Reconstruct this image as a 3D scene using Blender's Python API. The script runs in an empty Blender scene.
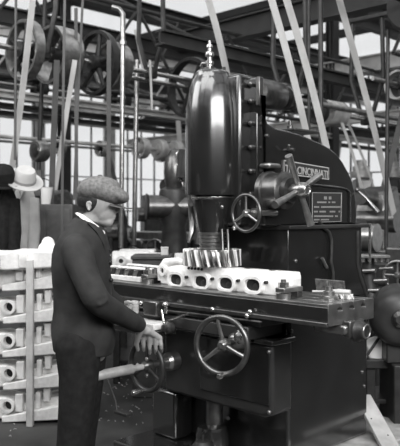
import bpy, bmesh, math, random
from mathutils import Vector, Matrix, Quaternion
R = math.radians
S = bpy.context.scene
COL = S.collection
random.seed(7)
F = 716.0; CAMZ = 1.52; HY = 212.0

# ---------------------------------------------------------------- camera
cd = bpy.data.cameras.new('camera'); cam = bpy.data.objects.new('camera', cd); COL.objects.link(cam)
cam.location = (0, 0, CAMZ); cam.rotation_euler = (R(90), 0, 0)
cd.sensor_fit = 'HORIZONTAL'; cd.sensor_width = 36; cd.lens = 36 * F / 400
cd.shift_y = -(223 - HY) / 400
cd.clip_end = 200
cd.dof.use_dof = True; cd.dof.focus_distance = 4.1; cd.dof.aperture_fstop = 4.0
S.camera = cam
# ---------------------------------------------------------------- world, lights, exposure
w = bpy.data.worlds.new('overcast_sky'); S.world = w; w.use_nodes = True
bg = w.node_tree.nodes['Background']; bg.inputs[0].default_value = (.93, .94, .95, 1); bg.inputs[1].default_value = 1.15

def area(name, loc, target, sx, sy, power):
    l = bpy.data.lights.new(name, 'AREA'); l.shape = 'RECTANGLE'; l.size = sx; l.size_y = sy; l.energy = power
    o = bpy.data.objects.new(name, l); COL.objects.link(o); o.location = loc
    o.rotation_euler = (Vector(target) - Vector(loc)).to_track_quat('-Z', 'Y').to_euler()
    return o
area('window_light_behind', (2.3, -0.9, 3.95), (0.1, 4.3, 1.9), 6.0, 1.9, 500)
area('skylight_over_machine', (-1.3, 2.2, 5.2), (-0.3, 4.4, 1.0), 4.0, 2.4, 170)
area('skylight_left', (-4.5, 4.2, 4.6), (-1.0, 5.2, .8), 3.0, 2.5, 150)
area('skylight_hall', (-1.0, 10.5, 5.2), (0, 11, 0), 9, 5, 70)
area('skylight_hall_left', (-5.0, 8.5, 5.2), (-3, 8, 0), 4, 4, 25)
area('skylight_hall_right', (5.0, 9.0, 5.2), (3, 8, 0), 4, 4, 25)
S.view_settings.view_transform = 'Standard'; S.view_settings.look = 'None'
S.view_settings.exposure = 0.0; S.view_settings.gamma = 1.0; S.view_settings.use_curve_mapping = False

# ---------------------------------------------------------------- materials
MATS = {}
def mat(name, g, rough=.5, metal=0, var=.0, scale=8., bump=0., spec=.5, coat=0):
    if name in MATS: return MATS[name]
    m = bpy.data.materials.new(name); m.use_nodes = True; nt = m.node_tree; b = nt.nodes['Principled BSDF']
    b.inputs['Roughness'].default_value = rough; b.inputs['Metallic'].default_value = metal
    b.inputs['Specular IOR Level'].default_value = spec
    b.inputs['Coat Weight'].default_value = coat; b.inputs['Coat Roughness'].default_value = .12
    c = (g, g * .99, g * .975, 1) if not isinstance(g, tuple) else g
    b.inputs['Base Color'].default_value = c
    if var or bump:
        tc = nt.nodes.new('ShaderNodeTexCoord'); n = nt.nodes.new('ShaderNodeTexNoise')
        n.inputs['Scale'].default_value = scale; n.inputs['Detail'].default_value = 6
        nt.links.new(tc.outputs['Object'], n.inputs['Vector'])
        if var:
            r = nt.nodes.new('ShaderNodeValToRGB')
            lo = max(g * (1 - var), 0.004); hi = min(g * (1 + var), 1)
            r.color_ramp.elements[0].position = .32; r.color_ramp.elements[1].position = .68
            r.color_ramp.elements[0].color = (lo, lo * .99, lo * .975, 1); r.color_ramp.elements[1].color = (hi, hi * .99, hi * .975, 1)
            nt.links.new(n.outputs['Fac'], r.inputs['Fac']); nt.links.new(r.outputs['Color'], b.inputs['Base Color'])
        if bump:
            bp = nt.nodes.new('ShaderNodeBump'); bp.inputs['Strength'].default_value = bump; bp.inputs['Distance'].default_value = .01
            nt.links.new(n.outputs['Fac'], bp.inputs['Height']); nt.links.new(bp.outputs['Normal'], b.inputs['Normal'])
    MATS[name] = m; return m
paint = mat('black_machine_enamel', .013, .23, 0, .25, 5, .03, .8, 1.0)
paintm = mat('dark_machine_enamel', .028, .38, 0, .35, 6, .06, .5)
iron = mat('dark_cast_iron', .03, .45, .3, .4, 14, .1)
steel = mat('worn_steel', .32, .3, .9, .25, 20, .05)
bright = mat('bright_steel', .62, .22, .95, .15, 20)
dsteel = mat('oiled_steel', .14, .32, .85, .3, 18, .05)
alum = mat('pale_cast_aluminium', .74, .55, .05, .14, 22, .12, .4)
alum2 = mat('raw_casting', .66, .6, .0, .22, 14, .2, .3)
alumbk = mat('bare_metal_far', .45, .45, .3, .3, 9)
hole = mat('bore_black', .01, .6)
cloth = mat('dark_serge', .030, .85, 0, .25, 11, .6, .2)
trous = mat('black_trouser_cloth', .015, .9, 0, .3, 26, .15, .15)
capm = mat('grey_tweed', .15, .9, 0, .3, 60, .2, .15)
skin = mat('skin', .34, .5, 0, .1, 30, .05, .4)
hair = mat('dark_hair', .012, .6, 0, .3, 90, .4)
white = mat('white_linen', .75, .8)
beltm = mat('pale_belt_leather', .5, .6, 0, .2, 3)
beltd = mat('dark_belt_leather', .07, .55, 0, .3, 4)
roofm = mat('dark_roof_boards', .018, .8, 0, .3, 4)
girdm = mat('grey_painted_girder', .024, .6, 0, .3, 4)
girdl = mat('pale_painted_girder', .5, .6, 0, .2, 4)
floorm = mat('oily_shop_floor', .03, .55, 0, .6, 3.5, .25)
wallm = mat('whitewashed_brick', .35, .8, 0, .2, 5, .1)
wood = mat('pale_wood', .46, .7, 0, .2, 9, .1)
woodd = mat('dark_wood', .07, .7, 0, .3, 9, .1)
plate_d = mat('plate_ground', .03, .45)
plate_l = mat('plate_letters', .5, .4, .6)
leather = mat('black_boot_leather', .015, .35)

# ---------------------------------------------------------------- mesh builder
def V(*a): return Vector(a[0]) if len(a) == 1 else Vector(a)
def basis(axis):
    a = V(axis).normalized(); t = V(0, 0, 1) if abs(a.z) < .95 else V(1, 0, 0)
    x = t.cross(a).normalized(); y = a.cross(x).normalized(); return x, y, a
class MB:
    def __init__(s): s.v = []; s.f = []
    def add(s, vs, fs):
        n = len(s.v); s.v += [tuple(x) for x in vs]; s.f += [tuple(i + n for i in f) for f in fs]; return s
    def box(s, c, sz, rot=None):
        c = V(c); m = rot if rot is not None else Matrix.Identity(3)
        vs = [c + m @ V(sz[0] * i / 2, sz[1] * j / 2, sz[2] * k / 2) for i in (-1, 1) for j in (-1, 1) for k in (-1, 1)]
        return s.add(vs, [(0, 1, 3, 2), (4, 6, 7, 5), (0, 4, 5, 1), (2, 3, 7, 6), (0, 2, 6, 4), (1, 5, 7, 3)])
    def box2(s, a, b):
        return s.box([(a[i] + b[i]) / 2 for i in range(3)], [abs(a[i] - b[i]) for i in range(3)])
    def rings(s, rings, cap=True, closed=False):
        n = len(rings[0]); vs = [p for r in rings for p in r]; fs = []
        m = len(rings)
        for i in range(m if closed else m - 1):
            for j in range(n):
                a, b = i, (i + 1) % m
                fs.append((a * n + j, a * n + (j + 1) % n, b * n + (j + 1) % n, b * n + j))
        if cap and not closed: fs += [tuple(range(n))[::-1], tuple((m - 1) * n + j for j in range(n))]
        return s.add(vs, fs)
    def cyl(s, p0, p1, r0, r1=None, n=24):
        r1 = r0 if r1 is None else r1; p0 = V(p0); p1 = V(p1); x, y, a = basis(p1 - p0)
        return s.rings([[p + r * (math.cos(t) * x + math.sin(t) * y) for t in [2 * math.pi * k / n for k in range(n)]] for p, r in ((p0, r0), (p1, r1))])
    def lathe(s, prof, o, axis=(0, 0, 1), n=36, closed=False):
        o = V(o); x, y, a = basis(axis)
        return s.rings([[o + a * h + r * (math.cos(t) * x + math.sin(t) * y) for t in [2 * math.pi * k / n for k in range(n)]] for r, h in prof], closed=closed)
    def tube(s, pts, r, n=10, closed=False, sq=1.0):
        pts = [V(p) for p in pts]; m = len(pts); rr = r if isinstance(r, (list, tuple)) else [r] * m
        px = None; rings = []
        for i, p in enumerate(pts):
            if closed: d = pts[(i + 1) % m] - pts[i - 1]
            else: d = (pts[min(i + 1, m - 1)] - pts[max(i - 1, 0)])
            d.normalize()
            if px is None: x, y, _ = basis(d)
            else: x = (px - d * px.dot(d)).normalized(); y = d.cross(x)
            px = x
            rings.append([p + rr[i] * (math.cos(t) * x + sq * math.sin(t) * y) for t in [2 * math.pi * k / n for k in range(n)]])
        return s.rings(rings, closed=closed)
    def torus(s, c, axis, RR, r, n=40, k=12):
        c = V(c); x, y, a = basis(axis); rings = []
        for i in range(n):
            t = 2 * math.pi * i / n; d = math.cos(t) * x + math.sin(t) * y
            rings.append([c + d * (RR + r * math.cos(q)) + a * r * math.sin(q) for q in [2 * math.pi * j / k for j in range(k)]])
        return s.rings(rings, closed=True)
    def sph(s, c, r, n=16, m=10, rot=None):
        r = (r, r, r) if not isinstance(r, (tuple, list)) else r; c = V(c); rot = rot if rot is not None else Matrix.Identity(3); rings = []
        for i in range(m + 1):
            ph = math.pi * (i + .02 if i == 0 else (i - .02 if i == m else i)) / m
            rings.append([c + rot @ V(r[0] * math.sin(ph) * math.cos(t), r[1] * math.sin(ph) * math.sin(t), -r[2] * math.cos(ph)) for t in [2 * math.pi * j / n for j in range(n)]])
        return s.rings(rings)
    def prism(s, poly, fr, t0, t1):
        """poly of 2D points, fr(a,b,t)->3D"""
        return s.rings([[V(fr(a, b, t)) for a, b in poly] for t in (t0, t1)])
    def build(s, name, m, parent=None, bevel=0, ang=35, mods=None, loc=None):
        me = bpy.data.meshes.new(name); me.from_pydata(s.v, [], s.f); me.validate()
        bm = bmesh.new(); bm.from_mesh(me); bmesh.ops.remove_doubles(bm, verts=bm.verts, dist=1e-6)
        bmesh.ops.recalc_face_normals(bm, faces=bm.faces); bm.to_mesh(me); bm.free()
        for p in me.polygons: p.use_smooth = True
        me.set_sharp_from_angle(angle=R(ang))
        o = bpy.data.objects.new(name, me); COL.objects.link(o); me.materials.append(m)
        if parent is not None: o.parent = parent
        if loc is not None: o.location = loc
        if bevel:
            b = o.modifiers.new('b', 'BEVEL'); b.width = bevel; b.segments = 2; b.limit_method = 'ANGLE'; b.angle_limit = R(40)
            b.harden_normals = False
        return o
def at(px, py, Y): return V((px - 200) / F * Y, Y, CAMZ + (HY - py) / F * Y)
def rim(c, axis, r, t, a0=0):
    x, y, a = basis(axis); return V(c) + r * (math.cos(t) * x + math.sin(t) * y)
def tag(o, label=None, cat=None, group=None, kind=None):
    if label: o['label'] = label
    if cat: o['category'] = cat
    if group: o['group'] = group
    if kind: o['kind'] = kind
    return o
def empty(name, loc=(0, 0, 0), rz=0):
    o = bpy.data.objects.new(name, None); COL.objects.link(o); o.location = loc; o.rotation_euler = (0, 0, rz); o.empty_display_size = .1; return o
def copy_tree(o, parent=None):
    c = o.copy(); COL.objects.link(c)
    if parent is not None: c.parent = parent
    for ch in list(o.children): copy_tree(ch, c)
    return c
def W(u, v, z): return V((u + v) * .70710678, (v - u) * .70710678, z)      # shop axes, 45 degrees to the view
def uv(px, Y): X = (px - 200) / F * Y; return (.70710678 * (X - Y), .70710678 * (X + Y))
YAW = R(-45); ROT = Matrix.Rotation(YAW, 3, 'Z')
EU = V(.7071, -.7071, 0); EV = V(.7071, .7071, 0)

# ---------------------------------------------------------------- the hall
U0, U1, V0, V1, ZR = -18.0, 7.0, -7.0, 17.0, 5.6
def struct(mb, name, m, bevel=0): return tag(mb.build(name, m, bevel=bevel), kind='structure')
def wbox(mb, a, b):
    """box from shop corner a to b"""
    c = [(a[i] + b[i]) / 2 for i in range(3)]
    return mb.box(W(*c), [abs(a[i] - b[i]) for i in range(3)], ROT)
struct(wbox(MB(), (U0, V0, -.2), (U1, V1, 0)), 'floor', floorm)
def windowed_wall(name, fixed, axis, a0, a1, wins):
    mb = MB(); z0, z1 = .5, 5.3; th = .25
    def bb(p, q, za, zb):
        if axis == 'v': wbox(mb, (p, fixed, za), (q, fixed + th, zb))
        else: wbox(mb, (fixed - th, p, za), (fixed, q, zb))
    bb(a0, a1, 0, z0); bb(a0, a1, z1, ZR)
    p = a0
    for (s, e) in wins: bb(p, s, z0, z1); p = e
    bb(p, a1, z0, z1)
    struct(mb, name, wallm)
wr = [(U0 + .5 + i * 2.6, U0 + 2.8 + i * 2.6) for i in range(8)]
wl = [(1.2 + i * 2.6, 3.5 + i * 2.6) for i in range(6)]
windowed_wall('wall_rear', V1, 'v', U0, U1, wr)
windowed_wall('wall_left', U0, 'u', V0, V1, wl)
glassm = bpy.data.materials.new('frosted_window_glass'); glassm.use_nodes = True
_nt = glassm.node_tree; _nt.nodes.clear(); _o = _nt.nodes.new('ShaderNodeOutputMaterial'); _t = _nt.nodes.new('ShaderNodeBsdfTransparent'); _g = _nt.nodes.new('ShaderNodeBsdfGlossy'); _m = _nt.nodes.new('ShaderNodeMixShader')
_t.inputs[0].default_value = (.9, .9, .9, 1); _g.inputs['Roughness'].default_value = .2; _m.inputs[0].default_value = .06
_nt.links.new(_t.outputs[0], _m.inputs[1]); _nt.links.new(_g.outputs[0], _m.inputs[2]); _nt.links.new(_m.outputs[0], _o.inputs[0])
wn = 0
for kind, fixed, wins in (('v', V1 + .1, wr), ('u', U0 - .1, wl)):
    for (s, e) in wins:
        wn += 1; mb = MB(); n = 4
        def wb(p, q, za, zb, t=.05):
            if kind == 'v': wbox(mb, (p, fixed - t / 2, za), (q, fixed + t / 2, zb))
            else: wbox(mb, (fixed - t / 2, p, za), (fixed + t / 2, q, zb))
        for i in range(n + 1):
            x = s + (e - s) * i / n; wb(x - .018, x + .018, .5, 5.3)
        for z in (.52, 1.55, 2.6, 3.65, 4.68, 5.28): wb(s, e, z - .018, z + .018)
        fr = struct(mb, 'window_%d' % wn, girdm)
        mb = MB(); wb(s, e, .5, 5.3, .008); mb.build('window_glass', glassm, fr)
struct(wbox(MB(), (U1, V0, 0), (U1 + .2, V1, ZR)), 'wall_right', roofm)
struct(wbox(MB(), (U0, V0 - .2, 0), (U1, V0, ZR)), 'wall_near', roofm)
# roof boards with open skylight strips running away to the right
mb = MB()
strips = []
u = U0
k = 0
while u < U1:
    strips.append((u, min(u + .4, U1))); u += 3.1; k += 1
for i, (a, b) in enumerate(strips): wbox(mb, (a, V0, ZR), (b, V1, ZR + .15))
for vv in range(-7, 17, 3):
    wbox(mb, (U0, vv, ZR), (U1, vv + .25, ZR + .14))
struct(mb, 'ceiling', roofm)
mb = MB(); wbox(mb, (U0, V0, ZR + .16), (U1, V1, ZR + .17)); 
o = mb.build('ceiling_skylight_glass', glassm); tag(o, kind='structure')

# girders: across (along u) and lengthwise (along v)
def gird(name, a, b, w_, h, m, flange=True):
    """I beam between shop points a,b (same z), height h, flange width w_"""
    mb = MB(); A = V(*a); B = V(*b); mid = (A + B) / 2; L = (B - A).length
    alongu = abs(A.x - B.x) > abs(A.y - B.y)
    def bx(cz, ww, hh):
        sz = (L, ww, hh) if alongu else (ww, L, hh)
        mb.box(W(mid.x, mid.y, mid.z + cz), sz, ROT)
    bx(0, w_ * .18, h - .02)
    if flange: bx(h / 2 - .012, w_, .024); bx(-h / 2 + .012, w_, .024)
    o = struct(mb, name, m); return o
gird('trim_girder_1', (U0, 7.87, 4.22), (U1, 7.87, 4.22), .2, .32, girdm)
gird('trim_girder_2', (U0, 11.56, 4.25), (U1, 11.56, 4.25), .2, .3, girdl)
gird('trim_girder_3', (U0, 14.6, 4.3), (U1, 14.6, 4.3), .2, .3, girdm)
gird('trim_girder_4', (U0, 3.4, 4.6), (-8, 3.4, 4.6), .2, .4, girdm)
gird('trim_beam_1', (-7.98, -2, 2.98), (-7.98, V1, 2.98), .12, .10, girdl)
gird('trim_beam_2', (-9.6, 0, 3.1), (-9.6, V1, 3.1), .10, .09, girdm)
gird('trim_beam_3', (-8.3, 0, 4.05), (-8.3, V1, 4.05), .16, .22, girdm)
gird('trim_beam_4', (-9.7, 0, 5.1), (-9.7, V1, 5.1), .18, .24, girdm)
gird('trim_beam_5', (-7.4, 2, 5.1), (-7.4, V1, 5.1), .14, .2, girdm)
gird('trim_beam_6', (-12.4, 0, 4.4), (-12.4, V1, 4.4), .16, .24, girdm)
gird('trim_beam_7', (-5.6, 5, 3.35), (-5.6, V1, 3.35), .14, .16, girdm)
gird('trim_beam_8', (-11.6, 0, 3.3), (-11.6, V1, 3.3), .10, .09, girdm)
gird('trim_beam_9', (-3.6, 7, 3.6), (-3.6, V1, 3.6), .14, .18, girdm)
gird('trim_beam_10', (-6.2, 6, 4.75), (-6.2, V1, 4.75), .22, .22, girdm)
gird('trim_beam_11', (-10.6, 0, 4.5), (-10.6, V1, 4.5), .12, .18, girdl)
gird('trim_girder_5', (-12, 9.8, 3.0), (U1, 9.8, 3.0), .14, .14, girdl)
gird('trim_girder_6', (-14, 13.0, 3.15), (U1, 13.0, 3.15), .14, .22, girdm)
# lattice trusses hung between chords
tn = 0
def truss(uu, v0, v1, zb, zt, n, m):
    global tn
    tn += 1
    mb = MB()
    for z in (zb, zt): mb.cyl(W(uu, v0, z), W(uu, v1, z), .03, n=8)
    for i in range(n):
        a = v0 + (v1 - v0) * i / n; b = v0 + (v1 - v0) * (i + 1) / n; c = (a + b) / 2
        mb.cyl(W(uu, a, zb), W(uu, c, zt), .022, n=8); mb.cyl(W(uu, c, zt), W(uu, b, zb), .022, n=8)
    struct(mb, 'trim_truss_%d' % tn, m)
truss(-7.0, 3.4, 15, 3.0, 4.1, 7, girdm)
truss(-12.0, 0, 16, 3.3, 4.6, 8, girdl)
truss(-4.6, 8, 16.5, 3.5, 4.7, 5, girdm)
# columns of the hall
for i, (u_, v_) in enumerate(((-11.6, 7.9), (-7.98, 11.6), (-3.6, 13), (-12.4, 2.9), (-15.5, 6.0), (-5.6, 15.5))):
    mb = MB(); mb.box(W(u_, v_, ZR / 2), (.05, .16, ZR), ROT); mb.box(W(u_ - .08, v_, ZR / 2), (.02, .2, ZR), ROT); mb.box(W(u_ + .08, v_, ZR / 2), (.02, .2, ZR), ROT)
    struct(mb, 'trim_column_%d' % (i + 1), girdm)

# ---------------------------------------------------------------- overhead shafting
def shaft(name, u_, z, v0, v1, r, label, m=steel):
    e = MB().cyl(W(u_, v0, z), W(u_, v1, z), r, n=14).build(name, m); return tag(e, label, 'line shaft', 'overhead line shafts')
SU, SZ = -6.31, 3.14
shaft('line_shaft', SU, SZ, 1.0, 8.6, .028, 'long steel line shaft carrying the three large pulleys at upper left', bright)
def pulley(u_, v_, z, rad, wid, label, m=iron, rimm=None, spokes=5, hollow=True, group='overhead belt pulleys'):
    e = empty('belt_pulley', W(u_, v_, z)); tag(e, label, 'pulley', group)
    ax = EV
    if hollow:
        mb = MB(); mb.lathe([(rad, -wid / 2), (rad * 1.02, 0), (rad, wid / 2), (rad * .91, wid / 2), (rad * .90, -wid / 2)], (0, 0, 0), ax, 48, closed=True)
    else:
        mb = MB(); mb.lathe([(rad * .3, -wid / 2), (rad * .92, -wid / 2), (rad, -wid / 2 + .02), (rad, wid / 2 - .02), (rad * .92, wid / 2), (rad * .3, wid / 2)], (0, 0, 0), ax, 40)
    mb.build('rim', rimm or m, e)
    mb = MB(); mb.lathe([(.035, -.09), (.08, -.08), (.085, 0), (.08, .08), (.035, .09)], (0, 0, 0), ax, 24); mb.build('hub', m, e)
    if hollow:
        x, y, a = basis(ax)
        for i in range(spokes):
            t = 2 * math.pi * i / spokes + .5; d = math.cos(t) * x + math.sin(t) * y
            MB().tube([d * .06, d * rad * .5, d * rad * .93], [.035, .024, .028], 10).build('spoke', m, e)
    return e
pulley(SU, 3.83, SZ, .30, .10, 'dark spoked pulley at the left frame edge of the upper shaft', iron, steel)
pulley(SU, 4.22, SZ, .30, .24, 'wide-faced dark pulley second along the upper left shaft', iron, steel, 4)
pulley(SU, 4.72, SZ, .35, .08, 'largest thin-rimmed pulley third along the upper left shaft', iron, iron, 5)
pulley(SU, 4.95, SZ, .26, .16, 'smaller pale pulley right behind the largest upper left pulley', iron, steel, 5)
# shaft on the right, white drum
RU, RZ = uv(330, 8.0)[0], at(330, 113, 8.0).z
rv = uv(338, 8.0)[1]
shaft('line_shaft', RU, RZ, 5.0, 13, .03, 'steel line shaft through the pale drum at upper right', bright)
e = pulley(RU, rv, RZ, .14, .30, 'pale solid drum pulley on the upper right shaft', alumbk, alumbk, hollow=False)
e = pulley(RU, rv - .3, RZ, .15, .08, 'dark thin pulley against the pale drum at upper right', iron, iron, hollow=False)
p = uv(268, 7.0)
e = pulley(p[0], p[1], at(268, 95, 7.0).z, .14, .34, 'dark solid drum above the machine arm, beside the bolted head', iron, dsteel, hollow=False)
e = pulley(p[0], p[1] + .32, at(268, 95, 7.0).z, .12, .10, 'small dark drum next to the drum above the machine arm', iron, dsteel, hollow=False)
shaft('line_shaft', p[0], at(268, 95, 7.0).z, p[1] - 1, p[1] + 2.5, .03, 'steel line shaft above the arm of the milling machine', steel)
p = uv(191, 9.0)
pulley(p[0], p[1], at(191, 88, 9.0).z, .38, .12, 'large dark hoop pulley left of the machine head', iron, iron, 4)
shaft('line_shaft', p[0], at(191, 88, 9).z, p[1] - 1.2, p[1] + 5, .026, 'steel line shaft through the hoop pulley behind the head', bright)
p = uv(362, 6.2)
pulley(p[0]+.35, p[1]+.35, at(378, 6, 6.2).z, .24, .3, 'big black solid pulley in the top right corner', roofm, roofm, hollow=False)
pulley(p[0]+.5, p[1] + 1.2, at(378, 30, 6.9).z, .22, .3, 'black solid pulley lower in the top right corner', roofm, roofm, hollow=False)
shaft('line_shaft', p[0]+.35, at(378, 6, 6.2).z, p[1] - 1, p[1] + 4, .03, 'dark line shaft across the top right corner', iron)
p = uv(165, 10.5)
for i, (px, lab) in enumerate(((141, 'small pale pulley on the low shaft above the rear windows, leftmost'), (160, 'small pale pulley on the low shaft above the rear windows, middle'), (176, 'small pale pulley on the low shaft above the rear windows, nearest the head'))):
    q = uv(px, 10.5); pulley(p[0], -p[0] * (1 + (px - 200) / F) / (1 - (px - 200) / F), at(150, 150, 10.5).z, .15, .12, lab, alumbk, alumbk, hollow=(i == 0))
shaft('line_shaft', p[0], at(150, 150, 10.5).z, p[1] - 3, p[1] + 3, .025, 'low line shaft above the bright rear windows', alumbk)
p = uv(40, 8.0)
pulley(p[0], p[1], at(39, 151, 8).z, .12, .14, 'dull rounded pulley above the light felt hat', dsteel, steel, hollow=False)
# hangers
def hanger(u_, v_, z, top, label):
    e = empty('shaft_hanger', W(u_, v_, z)); tag(e, label, 'shaft hanger', 'shaft hangers')
    MB().box((0, 0, 0), (.14, .10, .14), ROT).build('bearing', iron, e, bevel=.02)
    for s in (-1, 1):
        MB().tube([EU * .06 * s, EU * .22 * s + V(0, 0, (top - z) * .4), EU * .2 * s + V(0, 0, top - z)], .028, 8).build('arm', iron, e)
    MB().box((0, 0, top - z), (.6, .12, .05), ROT).build('foot_plate', iron, e, bevel=.008)
hanger(SU, 4.05, SZ, 4.2, 'dark forked shaft hanger between the first and second upper left pulleys')
hanger(SU, 5.5, SZ, 4.2, 'dark forked shaft hanger beyond the largest upper left pulley')
hanger(RU, rv + .7, RZ, RZ + 1.2, 'dark shaft hanger right of the pale drum')
hanger(RU, rv - .8, RZ, RZ + 1.2, 'dark shaft hanger left of the pale drum')

# belts
def belt(pa, pb, wid, m, label, th=.008, dirn=None, grp='flat drive belts hanging from the overhead pulleys'):
    pa, pb = V(pa), V(pb); a = (pb - pa).normalized(); x = (dirn or V(1, 0, 0)); x = (x - a * x.dot(a)).normalized(); y = a.cross(x)
    mb = MB(); vs = []
    n = 6
    rings = []
    for i in range(n + 1):
        p = pa.lerp(pb, i / n); sag = y * .02 * math.sin(math.pi * i / n)
        rings.append([p + sag + sx * x * wid / 2 + sy * y * th / 2 for sx, sy in ((-1, -1), (1, -1), (1, 1), (-1, 1))])
    mb.rings(rings)
    return tag(mb.build('drive_belt', m), label, 'drive belt', grp)
belt(at(34, -14, 6.5), at(12, 168, 6.9), .062, beltm, 'pale leather belt slanting down at far left towards the hats', dirn=EV)
belt(at(65, -12, 6.2), at(62, 236, 6.2), .022, beltd, 'dark vertical belt left of the man, descending beside the wide pulley')
belt(at(76, 8, 7.3), at(77, 236, 7.3), .035, beltd, 'grey vertical belt directly above the man in the cloth cap')
belt(at(83, -5, 7.3), at(74, 200, 7.3), .025, beltd, 'narrow grey belt crossing behind the one above the cap')
belt(at(109, 40, 7.4), at(109, 232, 7.4), .045, beltd, 'dark vertical belt hanging just in front of the man cap')
belt(at(57, 60, 7.2), at(50, 240, 7.6), .06, beltd, 'dark leaning belt behind the light coat')
belt(at(75, 60, 7.2), at(55, 190, 7.6), .05, beltm, 'pale leaning belt dropping from the wide pulley')
belt(at(205, -12, 6.6), at(230, 90, 6.8), .085, beltm, 'pale blurred belt slanting down behind the machine head top', dirn=EV)
belt(at(268, -12, 5.2), at(310, 150, 5.6), .075, beltm, 'pale slanting belt left of the pair over the machine arm', dirn=EV)
belt(at(283, -12, 5.6), at(327, 150, 6.0), .085, beltm, 'pale slanting belt right of the pair over the machine arm', dirn=EV)
belt(at(336, -12, 6.0), at(394, 214, 7.0), .085, beltm, 'pale slanting belt nearest the right frame edge', dirn=EV)
belt(at(340, 118, 8.0), at(362, 190, 8.2), .05, beltm, 'short pale belt dropping from the pale drum, right side', dirn=EV)
belt(at(346, 118, 8.4), at(378, 200, 8.8), .04, beltm, 'short pale belt beside the one under the pale drum', dirn=EV)
belt(at(250, 110, 8.4), at(262, 130, 8.8), .04, beltd, 'short dark belt behind the bolted flange')
def rod(pa, pb, r, m, label, name='hanging_rod', cat='rod', grp='hanging rods and pipes'):
    return tag(MB().cyl(pa, pb, r, n=12).build(name, m), label, cat, grp)
# pale pipe in front of the cap
e = empty('hanging_pipe', at(123, 12, 6.6)); tag(e, 'pale vertical pipe with an elbow, right of the man cap', 'pipe', 'hanging rods and pipes')
o_ = at(123, 12, 6.6)
MB().tube([at(112, 7, 6.6) - o_, at(119, 9, 6.6) - o_, at(123, 14, 6.6) - o_, at(123, 30, 6.6) - o_], .024, 12).build('elbow', steel, e)
MB().cyl(at(123, 30, 6.6) - o_, at(121, 248, 6.6) - o_, .022, n=14).build('tube', steel, e)
MB().cyl(at(123, 41, 6.6) - o_, at(123, 45, 6.6) - o_, .034, n=14).build('collar', steel, e)
rod(at(309, -10, 6.4), at(309, 150, 6.4), .014, iron, 'thin dark rod hanging left of the two over the arm')
rod(at(320.5, -10, 6.2), at(321, 152, 6.2), .022, iron, 'thick dark rod hanging right of the two over the arm')
rod(at(388, 30, 6.5), at(386, 250, 6.5), .018, iron, 'thin dark rod hanging near the right frame edge')
rod(at(16, -10, 6.3), at(15, 160, 6.3), .012, beltd, 'thin rod hanging by the left frame edge')
rod(at(45, 0, 8), at(36, 240, 8), .025, iron, 'dark leaning rod behind the light felt hat')
rod(at(137, 60, 9), at(134, 245, 9), .03, steel, 'pale vertical rod before the rear windows')
rod(at(150, 60, 8), at(152, 110, 8), .014, girdl, 'slim pale stay under the roof girder')
# crossing light rods of the roof
for i, (a, b, r_, m_, lab) in enumerate((
    ((0, 26), (60, 20), .05, girdl, 'pale pipe run in the top left corner of the roof'),
    ((120, 0), (205, 44), .03, girdm, 'dark slanting roof stay above the roof girder'),
    ((136, 30), (144, 70), .03, girdl, 'short pale roof stay left of the skylight'),
    ((125, 84), (196, 116), .03, girdm, 'slanting grey stay crossing below the line shaft'),
    ((180, 20), (160, 62), .018, girdm, 'thin dark stay across the skylight'))):
    rod(at(a[0], a[1], 10.5), at(b[0], b[1], 10.5), r_, m_, lab, 'roof_stay', 'roof stay', 'roof stays')

# ---------------------------------------------------------------- THE MILLING MACHINE
U_, V_ = -2.983, 3.085
MO = W(U_, V_, 0)
M = empty('milling_machine', MO, YAW)
tag(M, 'large black vertical milling machine with bolted cylindrical head and raised nameplate', 'milling machine')
def onu(px, py, u_):
    r = (px - 200) / F; u = u_ + U_; v = -u * (1 + r) / (1 - r); d = .70710678 * (v - u)
    return V(u_, v - V_, CAMZ + (HY - py) / F * d)
def onv(px, py, v_):
    r = (px - 200) / F; v = v_ + V_; u = -v * (1 - r) / (1 + r); d = .70710678 * (v - u)
    return V(u - U_, v_, CAMZ + (HY - py) / F * d)
# base and lower column
mb = MB(); mb.box2((-.42, .10, .10), (.50, .92, .955)); base = mb.build('base', paint, M, bevel=.02)
MB().box2((-.55, -.32, 0), (.15, .30, .10)).build('front_foot', paint, M, bevel=.01)
MB().box2((.152, .0, 0), (.70, 1.34, .10)).build('floor_plate', mat('scraped_base_plate', .5, .5, .3, .3, 10), M, bevel=.01)
# bolts on base
for (px, py) in ((291, 331), (362, 372), (364, 386)):
    q = onu(px, py, .50); MB().sph(q, .012).build('bolt', dsteel, M)
# column between table and arm: side profile prism along u
prof = [(.36, .96), (.30, 1.0), (.30, 1.44), (1.10, 1.44), (1.10, 1.20), (1.12, 1.10), (1.20, .96)]
MB().prism(prof, lambda a, b, t: (t, a, b), -.34, .34).build('column', paint, M, bevel=.006)
# ledge between column and arm
ld = MB(); ld.box2((-.37, .28, 1.415), (.37, 1.16, 1.44)); ld.build('ledge', paintm, M, bevel=.006)
# arm: traced side profile on the plane u=.30
UA = .30
pts = [(253.5, 90), (262, 97), (263, 112), (268, 123), (276, 128), (289, 131), (300, 134), (309, 138), (320, 142.5), (329, 147.5), (337, 154), (343, 162), (348.5, 172), (352.5, 181), (355, 192), (356.5, 204), (357, 216), (356.5, 224)]
poly = [(.13, onu(253, 78, UA).z)] + [(onu(x, y, UA).y, onu(x, y, UA).z) for x, y in pts[1:]] 
poly[0] = (.13, poly[1][1])
poly += [(.13, poly[-1][1])]
arm = MB().prism(poly, lambda a, b, t: (t, a, b), -UA, UA).build('arm_casting', paint, M, bevel=.05)
arm.modifiers['b'].segments = 5
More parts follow.
